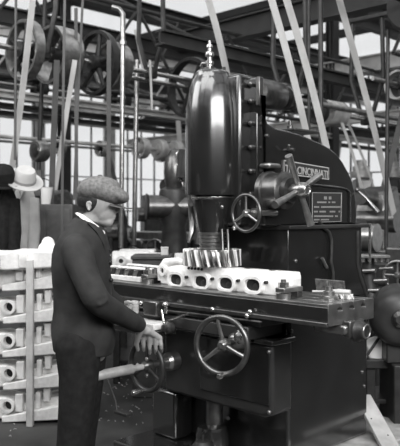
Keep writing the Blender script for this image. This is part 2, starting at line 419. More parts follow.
# front web above arm's underside, lower head bracket
# head slide block with bolted flange
ztop = 2.33; zbot = 1.44
MB().box2((-.20, .02, zbot), (.20, .14, ztop)).build('head_slide', paint, M, bevel=.02)
fl = MB().box2((-.255, .115, 1.42), (.255, .155, 2.31)).build('bolted_flange', paint, M, bevel=.008)
for z in (1.50, 1.625, 1.76, 1.90, 2.04, 2.17, 2.27):
    for s in (1, -1):
        mb = MB(); mb.cyl((.228 * s, .085, z), (.228 * s, .117, z), .015, n=6); mb.sph((.228 * s, .085, z), (.013, .008, .013)); mb.build('flange_bolt', dsteel, fl)
MB().box2((.255, .10, 2.14), (.285, .14, 2.31)).build('flange_lug', dsteel, fl, bevel=.006)
# head cylinder
hp = [(.001, 2.365), (.09, 2.362), (.103, 2.35), (.106, 2.325), (.118, 2.31), (.135, 2.26), (.150, 2.18), (.158, 2.10), (.161, 2.0), (.161, 1.64), (.158, 1.62), (.001, 1.62)]
head = MB().lathe(hp, (0, 0, 0), n=72).build('head_cylinder', paint, M)
# widen the head towards the slide
MB().box2((-.155, 0, 1.63), (.155, .09, 2.22)).build('head_web', paint, M, bevel=.03)
# top lubricator
lp = [(.001, 2.36), (.035, 2.36), (.037, 2.385), (.02, 2.39), (.02, 2.405), (.026, 2.41), (.026, 2.425), (.014, 2.43), (.014, 2.45), (.026, 2.455), (.028, 2.465), (.024, 2.48), (.012, 2.485), (.012, 2.505), (.02, 2.51), (.018, 2.525), (.008, 2.53), (.007, 2.55), (.001, 2.553)]
lub = MB().lathe(lp, (-.02, 0, 0), n=20).build('oil_cup', steel, M)
MB().tube([(-.02, 0, 2.41), (-.07, -.01, 2.42), (-.085, -.01, 2.40)], .008, 8).build('spout', steel, lub)
for q in ((.05, -.05, 2.36), (.08, .02, 2.36), (-.07, -.03, 2.36)):
    MB().cyl(q, V(q) + V(0, 0, .02), .01, n=6).build('cap_bolt', dsteel, head)
# spindle cup, rings
cup = MB().lathe([(.001, 1.625), (.118, 1.625), (.124, 1.618), (.124, 1.600), (.119, 1.595), (.116, 1.56), (.105, 1.49), (.092, 1.43), (.084, 1.40), (.001, 1.40)], (0, 0, 0), n=56).build('spindle_housing', paint, M)
MB().torus((0, 0, 1.609), (0, 0, 1), .1205, .0075).build('lip_ring', bright, cup)
MB().cyl((-.105, -.05, 1.56), (-.085, -.09, 1.565), .012).build('housing_screw', steel, cup)
q = onv(222, 207, -.10); MB().sph(q, (.011, .008, .011)).build('housing_screw', steel, cup)
rp = [(.001, 1.402), (.084, 1.402)]
z = 1.398
for i in range(5):
    rp += [(.083 - .0015 * i, z), (.083 - .0015 * i, z - .012), (.074 - .0015 * i, z - .0145), (.074 - .0015 * i, z - .019)]; z -= .0215
rp += [(.07, z), (.001, z)]
MB().lathe(rp, (0, 0, 0), n=48).build('spindle_nose', steel, M)
# left lug and coolant bracket
lugp = onv(184, 200, .0)
MB().box2((-.185, -.02, 1.56), (-.13, .03, 1.645)).build('side_lug', steel, M, bevel=.006)
MB().tube([(-.19, .0, 1.60), (-.20, .02, 1.52), (-.185, .02, 1.45), (-.17, 0, 1.40), (-.18, -.02, 1.33)], [.014, .018, .022, .018, .01], 10).build('feed_pipe', steel, M)
for dx in (0, .045):
    MB().tube([(.10 + dx, -.02, 1.42), (.115 + dx, -.03, 1.33), (.135 + dx, -.05, 1.225)], [.008, .008, .006], 10).build('coolant_nozzle', dsteel, M)
# cutter
cut = MB().lathe([(.001, 1.295), (.10, 1.295), (.145, 1.285), (.152, 1.26), (.15, 1.235), (.001, 1.235)], (0, 0, 0), n=48).build('milling_cutter', steel, M)
for i in range(32):
    t = 2 * math.pi * i / 32
    r_ = Matrix.Rotation(t, 3, 'Z') @ Matrix.Rotation(R(14), 3, 'X')
    MB().box(V(math.cos(t) * .158, math.sin(t) * .158, 1.250), (.034, .011, .10), r_).build('cutter_blade', alum if i % 2 else steel, cut, bevel=.002)
# table: T-slotted profile extruded along u
VF = -.20; VB = .21; ZT = 1.07
def slotpoly():
    pts = [(VF, ZT - .106), (VF, ZT)]
    for c in (-.10, .005, .11):
        pts += [(c - .011, ZT), (c - .011, ZT - .022), (c - .022, ZT - .022), (c - .022, ZT - .04), (c + .022, ZT - .04), (c + .022, ZT - .022), (c + .011, ZT - .022), (c + .011, ZT)]
    pts += [(VB, ZT), (VB, ZT - .106)]
    return pts
UL, UR = -1.08, .975
tabm = mat('planed_table_top', .20, .36, .8, .3, 12, .05)
tb = MB()
pp = slotpoly()
tb.prism(pp, lambda a, b, t: (t, a, b), UL, UR)
table = tb.build('table', tabm, M, bevel=.002, ang=25)
MB().box2((UL, VF - .022, ZT - .108), (UR + .004, VF - .001, ZT - .086)).build('front_lip', dsteel, table, bevel=.003)
MB().box2((UL, VF - .005, ZT - .082), (UR - .002, VF - .0005, ZT - .014)).build('front_apron', paint, table, bevel=.002)
# under-table slide
MB().box2((-.62, VF + .03, .906), (.52, .099, ZT - .107)).build('table_way', paintm, M, bevel=.006)
# table end bracket with leadscrew boss
br = MB().box2((UR - .16, VF + .10, .915), (UR + .03, VF + .28, ZT - .108)).build('end_bracket', steel, M, bevel=.012)
br2 = MB().box2((UR + .0, VF + .12, .90), (UR + .045, VF + .25, .985)).build('bracket_face', dsteel, br, bevel=.01)
MB().lathe([(.001, 0), (.058, 0), (.058, .02), (.046, .035), (.042, .06), (.034, .065), (.001, .065)], (UR + .03, VF + .19, .93), (1, 0, 0), 28).build('screw_boss', iron, br)
MB().torus((UR + .094, VF + .19, .93), (1, 0, 0), .032, .005).build('boss_ring', steel, br)
# saddle with bright top way
MB().box2((-.70, -.20, .83), (.46, .099, .905)).build('saddle', paintm, M, bevel=.01)
MB().box2((-.68, -.36, .835), (-.12, -.23, .872)).build('saddle_way', alum, M, bevel=.006)
MB().box2((-.66, -.36, .80), (-.10, -.20, .832)).build('way_cover', paint, M, bevel=.004)
# knee
mb = MB()
kp = [(-.34, .405), (-.34, .83), (.53, .83), (.53, .42), (.46, .395)]
mb.prism(kp, lambda a, b, t: (a, t, b), -.08, .099)
knee = mb.build('knee', paintm, M, bevel=.022)
# raised panel on knee front
MB().box2((-.02, -.088, .47), (.515, -.078, .79)).build('knee_cover', paint, knee, bevel=.006)
for q in ((.515, -.09, .765), (.515, -.09, .44), (.27, -.09, .765)):
    MB().sph(q, .012).build('cover_screw', steel, knee)
MB().box2((-.36, -.10, .80), (.55, .099, .83)).build('knee_top_edge', paint, knee, bevel=.006)
# elevating screw column under knee
MB().cyl((.02, .0, .10), (.02, .0, .40), .05).build('elevating_screw', dsteel, M)
MB().lathe([(.001, 0), (.10, 0), (.10, .10), (.09, .13), (.09, .15), (.06, .16), (.001, .16)], (.02, -.02, .10), n=32).build('screw_pedestal', paint, M)
# front trip lever group between table and saddle
tl = MB().box2((-.31, -.28, .90), (-.19, -.23, .99)).build('trip_block', dsteel, M, bevel=.01)
c = onv(166, 303, -.26); MB().lathe([(.001, 0), (.012, 0), (.012, .04), (.022, .045), (.024, .055), (.015, .065), (.001, .068)], c - V(0, 0, .06), n=16).build('plunger', bright, tl)
a = onv(161.5, 310, -.29); b = onv(166, 334, -.29); MB().tube([a, b], .006, 8).build('trip_lever', bright, tl)
a = onv(163, 322, -.29); b = onv(188, 314, -.26); MB().tube([a, b], .006, 8).build('trip_rod', bright, tl)
c = onv(171, 327, -.27); MB().lathe([(.001, 0), (.034, 0), (.034, .03), (.02, .04), (.02, .06), (.001, .065)], c, (0, -1, 0), 20).build('trip_dial', dsteel, tl)
for (px, py) in ((212.5, 309.5), (250, 312), (247, 316), (141, 303)):
    c = onv(px, py, -.225); MB().sph(c, (.014, .012, .014)).build('adjusting_screw', bright, M)
a = onv(132, 306, -.21); b = onv(262, 322, -.21); MB().tube([a, b], .006, 8).build('front_oil_pipe', dsteel, M)

def wheel(name, parent, c, axis, rad, rr, spokes, a0, m, sm, handle=None, hr=.012, hl=.07, hub=.03, hubl=.05, dish=.0):
    c = V(c); x, y, a = basis(axis)
    w_ = MB().torus(c, axis, rad, rr, 56, 14).build(name, m, parent)
    for i in range(spokes):
        t = a0 + 2 * math.pi * i / spokes; d = math.cos(t) * x + math.sin(t) * y
        MB().tube([c + d * hub * .6 - a * dish, c + d * rad * .5 - a * dish * .5, c + d * (rad - rr * .3)], [rr * .95, rr * .7, rr * .8], 12).build('spoke', sm, w_)
    MB().lathe([(.001, hubl / 2), (hub * .5, hubl / 2), (hub * .8, hubl * .3), (hub, 0), (hub, -hubl / 2), (.001, -hubl / 2)], c - a * dish, axis, 24).build('hub', sm, w_)
    if handle is not None:
        d = math.cos(handle) * x + math.sin(handle) * y; q = c + d * rad
        MB().lathe([(.001, 0), (hr * .7, 0), (hr * .6, hl * .2), (hr, hl * .45), (hr * 1.15, hl * .8), (hr * .7, hl), (.001, hl * 1.02)], q, axis, 16).build('handle', bright, w_)
    return w_
# large handwheel
LWC = onv(221.5, 345.5, -.36)
axis = V(-.36, -1, .0).normalized()      # local: turned slightly towards the shop aisle
axL = V(.30, -1, 0.02).normalized()
wheel('large_handwheel', M, LWC, axL, .148, .0150, 3, R(100), dsteel, steel, handle=R(278), hl=.075, hr=.015, hub=.032, hubl=.06, dish=.02)
MB().cyl(LWC, LWC - axL * .26, .016).build('handwheel_shaft', dsteel, M)
MB().lathe([(.001, 0), (.06, 0), (.055, .05), (.035, .09), (.02, .1), (.001, .1)], LWC - axL * .24, axL, 28).build('shaft_bearing', steel, M)
MB().lathe([(.001, 0), (.035, 0), (.04, .03), (.02, .06), (.001, .065)], LWC + V(.06, .10, .04), (.3, -1, .2), 16).build('bearing_cap', bright, M)
# left handwheel (the man's)
HW = onv(146.5, 366, -.35)
hwax = V(0, -1, 0)
wheel('feed_handwheel', M, HW, hwax, .142, .0155, 3, R(90), paintm, dsteel, handle=R(265), hl=.10, hr=.016, hub=.036, hubl=.06)
MB().cyl(HW - V(0, 0, 0), HW + V(0, .24, 0), .022).build('feed_shaft', steel, M)
MB().lathe([(.001, 0), (.055, 0), (.055, .06), (.04, .08), (.001, .08)], HW + V(.0, .23, 0), (0, -1, 0), 28).build('feed_bearing', steel, M)
MB().lathe([(.001, 0), (.016, 0), (.018, .10), (.028, .11), (.028, .38), (.024, .395), (.001, .395)], HW + V(0, 0, -.0), (0, -1, .0), 24).build('shaft_extension', alumbk, M)
for a_ in (60, 180, 300):
    q = rim(HW, (0, -1, 0), .055, R(a_)); MB().sph(q - V(0, .02, 0), .012).build('hub_bolt', steel, M)
# small head handwheel
SW = onu(246, 213, .34)
wheel('small_handwheel', M, SW, (0, -1, 0), .102, .009, 3, R(90), dsteel, steel, handle=R(235), hl=.045, hr=.011, hub=.022, hubl=.04)
MB().tube([SW, SW + V(0, .12, .0), SW + V(0, .26, 0)], [.012, .017, .02], 16).build('small_wheel_shaft', bright, M)
MB().lathe([(.001, 0), (.028, 0), (.028, .03), (.001, .03)], SW + V(0, .06, 0), (0, 1, 0), 20).build('shaft_collar', steel, M)
# geared drum and capstan
CC = onu(300, 190, .53)
DR = V(.29, CC.y, CC.z)
drum = MB().lathe([(.001, 0), (.115, 0), (.115, .03), (.102, .035), (.102, .12), (.108, .125), (.108, .14), (.09, .15), (.001, .15)], DR, (1, 0, 0), 44).build('feed_drum', dsteel, M)
MB().lathe([(.001, 0), (.075, 0), (.07, .03), (.001, .03)], DR + V(.15, 0, 0), (1, 0, 0), 32).build('dial_ring', paintm, drum)
MB().cyl(DR + V(.17, 0, 0), CC, .028).build('capstan_shaft', steel, M)
MB().lathe([(.001, -.05), (.034, -.05), (.044, 0), (.044, .03), (.034, .05), (.001, .052)], CC, (1, 0, 0), 24).build('capstan_hub', steel, M)
MB().torus(CC + V(.05, 0, 0), (1, 0, 0), .026, .006).build('hub_ring', bright, M)
for (dv, dz) in ((-.13, .185), (-.25, -.085), (.155, .085), (.075, -.20)):
    d = V(.0, dv, dz); MB().tube([CC + d * .1, CC + d * .55 + V(.01, 0, 0), CC + d + V(.02, 0, 0)], [.015, .018, .022], 14).build('capstan_lever', steel, M)
# small levers & bosses on arm side
def boss(px, py, r_, l, m=dsteel, nm='boss'): 
    q = onu(px, py, UA); MB().lathe([(.001, -.01), (r_, -.01), (r_, l * .6), (r_ * .7, l), (.001, l)], q, (1, 0, 0), 20).build(nm, m, M)
boss(289, 150, .014, .04); boss(266, 136, .012, .02, nm='oiler'); boss(290, 181, .02, .05)
MB().tube([onu(288, 150, UA + .03), onu(289, 145, UA + .05)], .008, 8).build('small_lever', steel, M)
t = onu(290, 129, .15); MB().lathe([(.001, -.02), (.02, -.02), (.02, .02), (.013, .025), (.013, .05), (.001, .055)], t, n=16).build('filler_cap', dsteel, M)
MB().box2((.12, t.y - .12, t.z - .03), (.28, t.y + .14, t.z - .012)).build('arm_cover', paintm, M, bevel=.006)
q = onu(267, 172, .30); MB().box2((.28, q.y - .05, q.z + .02), (.36, q.y + .06, q.z + .05)).build('drum_cover', steel, M, bevel=.012)
# ridge moulding
ridge = [onu(x, y, UA + .004) for x, y in ((300, 183.5), (312, 184.5), (325, 186), (338, 187.5), (346, 189), (349, 192), (349.5, 198), (349.5, 222))]
MB().tube(ridge, .009, 10).build('ridge_moulding', paint, M)
# nameplate with raised lettering
def facing_u(name, m, corners, u_, th, parent, bevel=.003):
    """corner px list around, on plane u"""
    P = [onu(x, y, u_) for x, y in corners]
    return MB().rings([[V(p.x + t, p.y, p.z) for p in P] for t in (-.004, th)]).build(name, m, parent, bevel=bevel)
np_ = facing_u('nameplate', mat('nameplate_ground', .06, .4, .5), [(283.5, 160), (329, 167.6), (329, 180), (283.5, 174.4)], UA, .006, M)
def text_on_u(s, p_l, p_r, height, u_, m, parent, name='lettering', depth=.003, ratio=1):
    cu = bpy.data.curves.new('t', 'FONT'); cu.body = s; cu.size = 1; cu.extrude = .02; cu.offset = .012
    to = bpy.data.objects.new('t', cu); COL.objects.link(to); bpy.context.view_layer.update()
    me = bpy.data.meshes.new_from_object(to); bpy.data.objects.remove(to)
    xs = [v.co.x for v in me.vertices]; ys = [v.co.y for v in me.vertices]; x0, x1, y0, y1 = min(xs), max(xs), min(ys), max(ys)
    a = onu(*p_l, u_); b = onu(*p_r, u_); ex = V(0, b.y - a.y, b.z - a.z); L = ex.length; ex.normalize(); ey = V(1, 0, 0).cross(ex)
    if ey.z < 0: ey = -ey
    for v in me.vertices:
        X = (v.co.x - x0) / (x1 - x0) * L; Y = (v.co.y - y0) / (y1 - y0) * height; Z = (v.co.z + .02) / .04 * depth
        v.co = a + ex * X + ey * Y + V(Z, 0, 0)
    o = bpy.data.objects.new(name, me); COL.objects.link(o); me.materials.clear(); me.materials.append(m); o.parent = parent
    return o
lm = mat('polished_raised_letters', .6, .35, .5)
text_on_u('THE CINCINNATI', (285, 172.4), (327.3, 178.3), .048, UA + .0062, lm, np_)
frp = [onu(x, y, UA + .006) for x, y in ((284, 160.6), (328.5, 168.2), (328.5, 179.4), (284, 173.8))]
MB().tube([p for p in frp], .004, 6, closed=True).build('plate_border', lm, np_)
ip = facing_u('instruction_plate', plate_d, [(311.5, 192), (342, 192.5), (341.5, 226 - 4), (311.5, 223)], UA + .004, .006, M)
frp = [onu(x, y, UA + .010) for x, y in ((312.2, 192.8), (341.3, 193.2), (340.8, 221.5), (312.2, 222.4))]
MB().tube(frp, .0025, 6, closed=True).build('plate_border', plate_l, ip)
random.seed(3)
mb = MB()
for y, x0, x1, h in ((196.5, 324, 331, 3.0), (201.5, 317, 335, 1.6), (206.2, 314, 340, 1.6), (210.8, 314, 339.5, 1.6), (215.4, 314, 339, 1.6), (219, 314, 329, 1.3)):
    x = x0
    while x < x1:
        w_ = random.uniform(.8, 1.7)
        if random.random() > .12:
            a = onu(x, y, UA + .0105); b = onu(min(x + w_, x1), y + h, UA + .0105)
            mb.box2((UA + .0105, a.y, b.z), (UA + .0135, b.y, a.z))
        x += w_ + .45
mb.build('worn_inscription', plate_l, ip)
# rear lever & upright rod at ledge end
MB().cyl((.36, 1.17, 1.44), (.36, 1.17, 1.17), .009).build('upright_rod', bright, M)
MB().tube([onu(357, 190, .30), onu(366, 198, .36), onu(378, 212, .42)], [.008, .010, .016], 10).build('rear_lever', steel, M)
MB().sph(onu(357, 190, .30), .018).build('lever_knob', dsteel, M)
# coolant pipe on column side
MB().tube([onu(x, y, .355) for x, y in ((319, 221), (323, 227), (329, 232), (331.5, 240), (331.5, 252), (331, 262), (333, 272), (333, 284))], .010, 12).build('coolant_pipe', dsteel, M)
MB().tube([onu(x, y, .36) for x, y in ((322, 258), (325, 264), (327, 268))], .010, 10).build('pipe_branch', steel, M)
MB().sph(onu(296, 261, .345), (.006, .012, .012)).build('column_screw', steel, M)
MB().tube([onu(357.5, 231, .34), onu(357.5, 262, .34), onu(360, 275, .34), onu(367, 298, .34)], .012, 10).build('column_edge', dsteel, M)
# foot pedal rod bottom left
q0 = onv(108, 383, -.50)
MB().tube([onv(108, 380, -.40), onv(112, 390, -.42), onv(116, 402, -.44), onv(117, 414, -.45)], .006, 8).build('pedal_rod', iron, M)
MB().box(onv(123, 413, -.45), (.12, .05, .02)).build('foot_pedal', iron, M, bevel=.004)
# left lower pedestal of the knee, dark
MB().box2((-.50, -.02, .10), (-.345, .098, .829)).build('knee_side_guard', paint, M, bevel=.02)
MB().box2((-.48, -.06, .10), (-.26, .098, .40)).build('oil_sump', paint, M, bevel=.02)

# ---------------------------------------------------------------- workpiece
def shop(name, uo, vo, z, rz=0): return empty(name, W(U_ + uo, V_ + vo, z), YAW + rz)
WL = .985; WH = .125
wp = shop('cylinder_block_casting', -.37, -.085, ZT); tag(wp, 'long pale aluminium block casting with round ports being milled on the table', 'engine casting')
mb = MB()
# body with chamfered front, built as prism along local x
bp = [(0, .0), (0, WH * .55), (.02, WH * .9), (.03, WH), (.14, WH), (.15, WH * .8), (.15, 0)]
mb.prism(bp, lambda a, b, t: (t, a, b), 0, WL)
body = mb.build('block_body', alum, wp, bevel=.006)
ports = []
for i, (px, py) in enumerate(((177, 279.5), (202, 281.3), (227, 283.2), (254, 285))):
    q = onv(px, py, -.09); x = q.x + .37
    ring = MB(); n = 28; c = V(x, -.012, q.z - ZT)
    def orect(rx, rz, y):
        return [c + V(rx * math.copysign(abs(math.cos(t)) ** .75, math.cos(t)), y, rz * math.copysign(abs(math.sin(t)) ** .75, math.sin(t))) for t in [2 * math.pi * k_ / n for k_ in range(n)]]
    ring.rings([orect(.076, .056, .014), orect(.070, .050, -.012), orect(.055, .034, -.012), orect(.052, .031, .006)], closed=True)
    pf = ring.build('port_flange', alum, wp)
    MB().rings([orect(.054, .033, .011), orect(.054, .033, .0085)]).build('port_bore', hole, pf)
    MB().lathe([(.001, 0), (.02, 0), (.018, .008), (.001, .009)], c + V(.012, .010, -.01), (0, -1, 0), 20).build('port_core', dsteel, pf)
    MB().cyl(c + V(.088, .018, .02), c + V(.088, -.006, .02), .009, n=12).build('stud_hole', iron, wp)
for i in range(5):
    x = .24 + i * .028
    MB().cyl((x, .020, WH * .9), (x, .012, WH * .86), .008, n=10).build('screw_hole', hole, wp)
for i in range(5):
    MB().cyl((.12 + i * .18, .10, WH), (.12 + i * .18, .10, WH + .005), .035, n=24).build('machined_pad', bright, wp)
# left end arch boss
mb = MB(); mb.tube([(-.01, .02, .02), (-.015, .02, .09), (.03, .02, .135), (.12, .04, .145), (.22, .06, .13)], [.024, .026, .026, .024, .02], 12); mb.build('end_arch', alum, wp)
MB().lathe([(.018, 0), (.034, 0), (.034, .05), (.018, .05)], (.035, .03, .085), (0, -1, 0), 20, closed=True).build('end_boss', alum, wp)
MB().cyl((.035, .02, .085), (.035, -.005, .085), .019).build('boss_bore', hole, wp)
# right end
mb = MB(); mb.box2((WL - .02, .03, .0), (WL + .02, .12, WH * .8)); mb.build('end_flange', alum, wp, bevel=.01)

# clamps etc. on table
def clampset(uo, vo, label):
    e = shop('clamp_bolt', uo, vo, ZT); tag(e, label, 'clamp', 'clamps on the machine table')
    MB().cyl((0, 0, 0), (0, 0, .10), .014, n=14).build('stud', steel, e)
    MB().cyl((0, 0, .06), (0, 0, .085), .028, n=6).build('nut', bright, e)
    MB().box((0, .05, .045), (.06, .16, .025)).build('strap', steel, e, bevel=.004)
    MB().cyl((0, 0, 0), (0, 0, .028), .04, n=20).build('washer', steel, e)
    MB().box((0, .11, .016), (.05, .04, .03)).build('packing_block', dsteel, e, bevel=.003)
clampset(.66, -.15, 'steel clamp with hexagon nut at the right end of the milled casting')
clampset(-.44, -.13, 'dark clamp at the left end of the milled casting')
# jack with pyramid top
e = shop('screw_jack', .84, .0, ZT); tag(e, 'small stepped pale screw jack right of the clamp on the table', 'screw jack')
MB().lathe([(.001, 0), (.045, 0), (.045, .015), (.032, .02), (.03, .04), (.02, .045), (.018, .065), (.01, .07), (.009, .085), (.001, .088)], (0, 0, 0), n=24).build('jack_body', steel, e)
MB().cyl((0, 0, .085), (0, 0, .095), .012, n=6).build('jack_screw', steel, e)
# bench brush
e = shop('bench_brush', .86, .06, ZT, R(20)); tag(e, 'wooden bench brush with pale bristles lying at the table corner', 'brush')
MB().tube([(-.14, 0, .03), (-.06, 0, .032), (0, 0, .035), (.06, 0, .035)], [.010, .012, .022, .018], 12, sq=.7).build('handle', wood, e)
mb = MB()
random.seed(5)
for i in range(60):
    x = -.02 + .09 * (i % 15) / 14; y = -.016 + .032 * (i // 15) / 3
    mb.tube([(x, y, .025), (x + random.uniform(-.012, .012), y + random.uniform(-.01, .01), .001)], .002, 4)
mb.build('bristles', alum2, e)
# sheet leaning behind
e = shop('metal_sheet', .66, .215, ZT); MBs = MB().box((.04, 0, .035), (.19, .012, .085), Matrix.Rotation(R(12), 3, 'X'))
e2 = MBs.build('metal_sheet', mat('mottled_sheet', .16, .4, .5, .5, 40), None, bevel=.002); e2.location = e.location; e2.rotation_euler = e.rotation_euler
bpy.data.objects.remove(e); e2.name = 'metal_sheet'; tag(e2, 'small mottled metal sheet standing at the back of the table under the pipe', 'metal sheet')
# parts on the table's left end
def finned(uo, vo, label):
    e = shop('finned_casting', uo, vo, ZT); tag(e, label, 'engine casting', 'castings waiting on the table end')
    MB().box2((0, 0, 0), (.42, .14, .035)).build('casting_base', alum2, e, bevel=.006)
    for i in range(9):
        MB().box((.03 + i * .045, .03, .055), (.014, .05, .05), Matrix.Rotation(R(25), 3, 'Y')).build('fin', steel if i % 2 else iron, e, bevel=.003)
    MB().box2((.0, .08, .03), (.42, .13, .085)).build('casting_rib', alum, e, bevel=.01)
finned(-.93, -.13, 'small finned casting lying at the left end of the table')
finned(-.98, .05, 'pale finned casting behind the other at the left table end')
e = shop('spacer_block', -.50, -.09, ZT); 
MB().box2((0, 0, 0), (.07, .09, .055)).build('block', iron, e, bevel=.004); MB().cyl((.035, .045, .055), (.035, .045, .085), .02).build('stub', steel, e)
tag(e, 'dark steel spacer block between the finned and the milled castings', 'block')

# ---------------------------------------------------------------- items in front of / around the base
e = shop('oil_can', .14, -.22, .10); tag(e, 'squat dark oil can on the floor plate under the knee', 'oil can')
MB().lathe([(.001, 0), (.075, 0), (.08, .01), (.08, .08), (.075, .09), (.04, .13), (.001, .135)], (0, 0, 0), n=32).build('can_body', iron, e)
MB().torus((0, 0, .087), (0, 0, 1), .078, .004).build('can_rim', steel, e)
MB().tube([(0, 0, .13), (0, 0, .17), (.02, 0, .19)], .008, 10).build('spout', iron, e)
e = empty('leaning_plank', at(370, 425, 4.45)); tag(e, 'pale plank with nail holes leaning against the machine base at lower right', 'plank')
ax = (at(398, 462, 4.2) - at(362, 396, 4.75)); L = ax.length; x_ = ax.normalized(); side = V(.75, .45, .1); side = (side - x_ * side.dot(x_)).normalized(); nn = x_.cross(side)
rot = Matrix((x_, side, nn)).transposed(); cm = (at(398, 462, 4.2) + at(362, 396, 4.75)) / 2 - e.location
MB().box(cm, (L, .115, .028), rot).build('board', wood, e, bevel=.004)
for k_ in (-.35, -.1, .15, .35):
    MB().cyl(cm + x_ * L * k_ + side * (.02 if k_ > 0 else -.03) - nn * .016, cm + x_ * L * k_ + side * (.02 if k_ > 0 else -.03) + nn * .016, .005).build('nail', iron, e)
# white paper/tray right
e = empty('paper_sack', at(376, 350, 5.1)); tag(e, 'crumpled white sack beside the machine base, behind the screw boss', 'sack')
mb = MB(); Pp = [(364, 344), (370, 340), (379, 337), (390, 351), (391, 358), (377, 359), (365, 356)]
rings = []
for dY, s in ((-.10, .9), (-.06, 1.0), (.05, 1.0), (.12, .85)):
    cc = at(377, 350, 5.1); rings.append([cc + (at(x, y, 5.1) - cc) * s + V(0, dY, 0) - e.location for x, y in Pp])
mb.rings(rings); mb.build('sack_body', white, e, bevel=.01)
MB().tube([at(366, 357, 4.98) - e.location, at(374, 345, 4.98) - e.location, at(381, 335, 5.0) - e.location], .01, 8).build('dark_strap', iron, e)
# bench under the sack
def bench(px0, px1, ytop, Y, depth, label, m=woodd, top=.06):
    a = at(px0, ytop, Y); b = at(px1, ytop, Y); e = empty('workbench', (a.x, a.y, 0)); tag(e, label, 'workbench', 'workbenches and low tables')
    W_ = b.x - a.x; zt = a.z
    MB().box2((0, 0, zt - top), (W_, depth, zt)).build('bench_top', m, e, bevel=.006)
    for sx in (.04, W_ - .1):
        for sy in (.03, depth - .09):
            MB().box2((sx, sy, 0), (sx + .06, sy + .06, zt - top)).build('leg', m, e, bevel=.004)
    MB().box2((.04, .05, .18), (W_ - .04, depth - .05, .21)).build('lower_shelf', m, e, bevel=.004)
    return e
bench(362, 420, 360, 4.95, .5, 'low dark bench holding the white sack', iron)
# big dark wheel motor at right edge
e = empty('electric_motor', at(399, 319, 4.75)); tag(e, 'large round black electric motor cut by the right frame edge beside the table', 'electric motor')
md = V(-.25, -1, 0)
MB().lathe([(.001, .0), (.10, .0), (.16, -.03), (.195, -.08), (.2, -.13), (.2, -.38), (.18, -.44), (.001, -.45)], (0, 0, 0), md, 48).build('motor_body', paintm, e)
MB().lathe([(.001, .05), (.03, .05), (.055, .03), (.06, -.02), (.001, -.02)], (.01, 0, 0), md, 32).build('end_cap', dsteel, e)
MB().torus(V(0, 0, 0) + md.normalized() * -.075, md, .17, .012).build('end_ring', iron, e)
MB().box2((-.05, .12, -.32), (.2, .40, -.15)).build('motor_foot', paintm, e, bevel=.01)
zz = -.32; MB().box2((-.02, .05, -e.location.z), (.3, .45, zz)).build('motor_stand', iron, e, bevel=.01)
# small vice bench right mid
e = empty('drilling_fixture', at(366, 256, 5.9)); tag(e, 'small steel drilling fixture with a row of studs, right of the column', 'fixture')
MB().box((.04, 0, 0), (.27, .2, .025)).build('fixture_plate', steel, e, bevel=.004)
for i in range(5): MB().lathe([(.001, 0), (.016, 0), (.016, .03), (.001, .04)], (-.04 + i * .05, -.08, -.045), n=14).build('stud', bright, e)
MB().tube([(.02, 0, 0), (.02, 0, -.2), (.05, 0, -.4)], [.05, .06, .1], 14).build('pedestal', iron, e)
for (dx, dz, r_) in ((-.04, -.12, .03), (.06, -.2, .035), (.0, -.28, .03), (.1, -.1, .02), (.08, -.30, .022)):
    MB().cyl((dx, -.05, dz), (dx + .09, -.12, dz + .01), r_ * .6, n=16).build('clamp_screw', steel, e)
zb = -e.location.z; MB().box2((-.14, -.05, zb), (.2, .25, -.4)).build('pedestal_base', paint, e, bevel=.01)

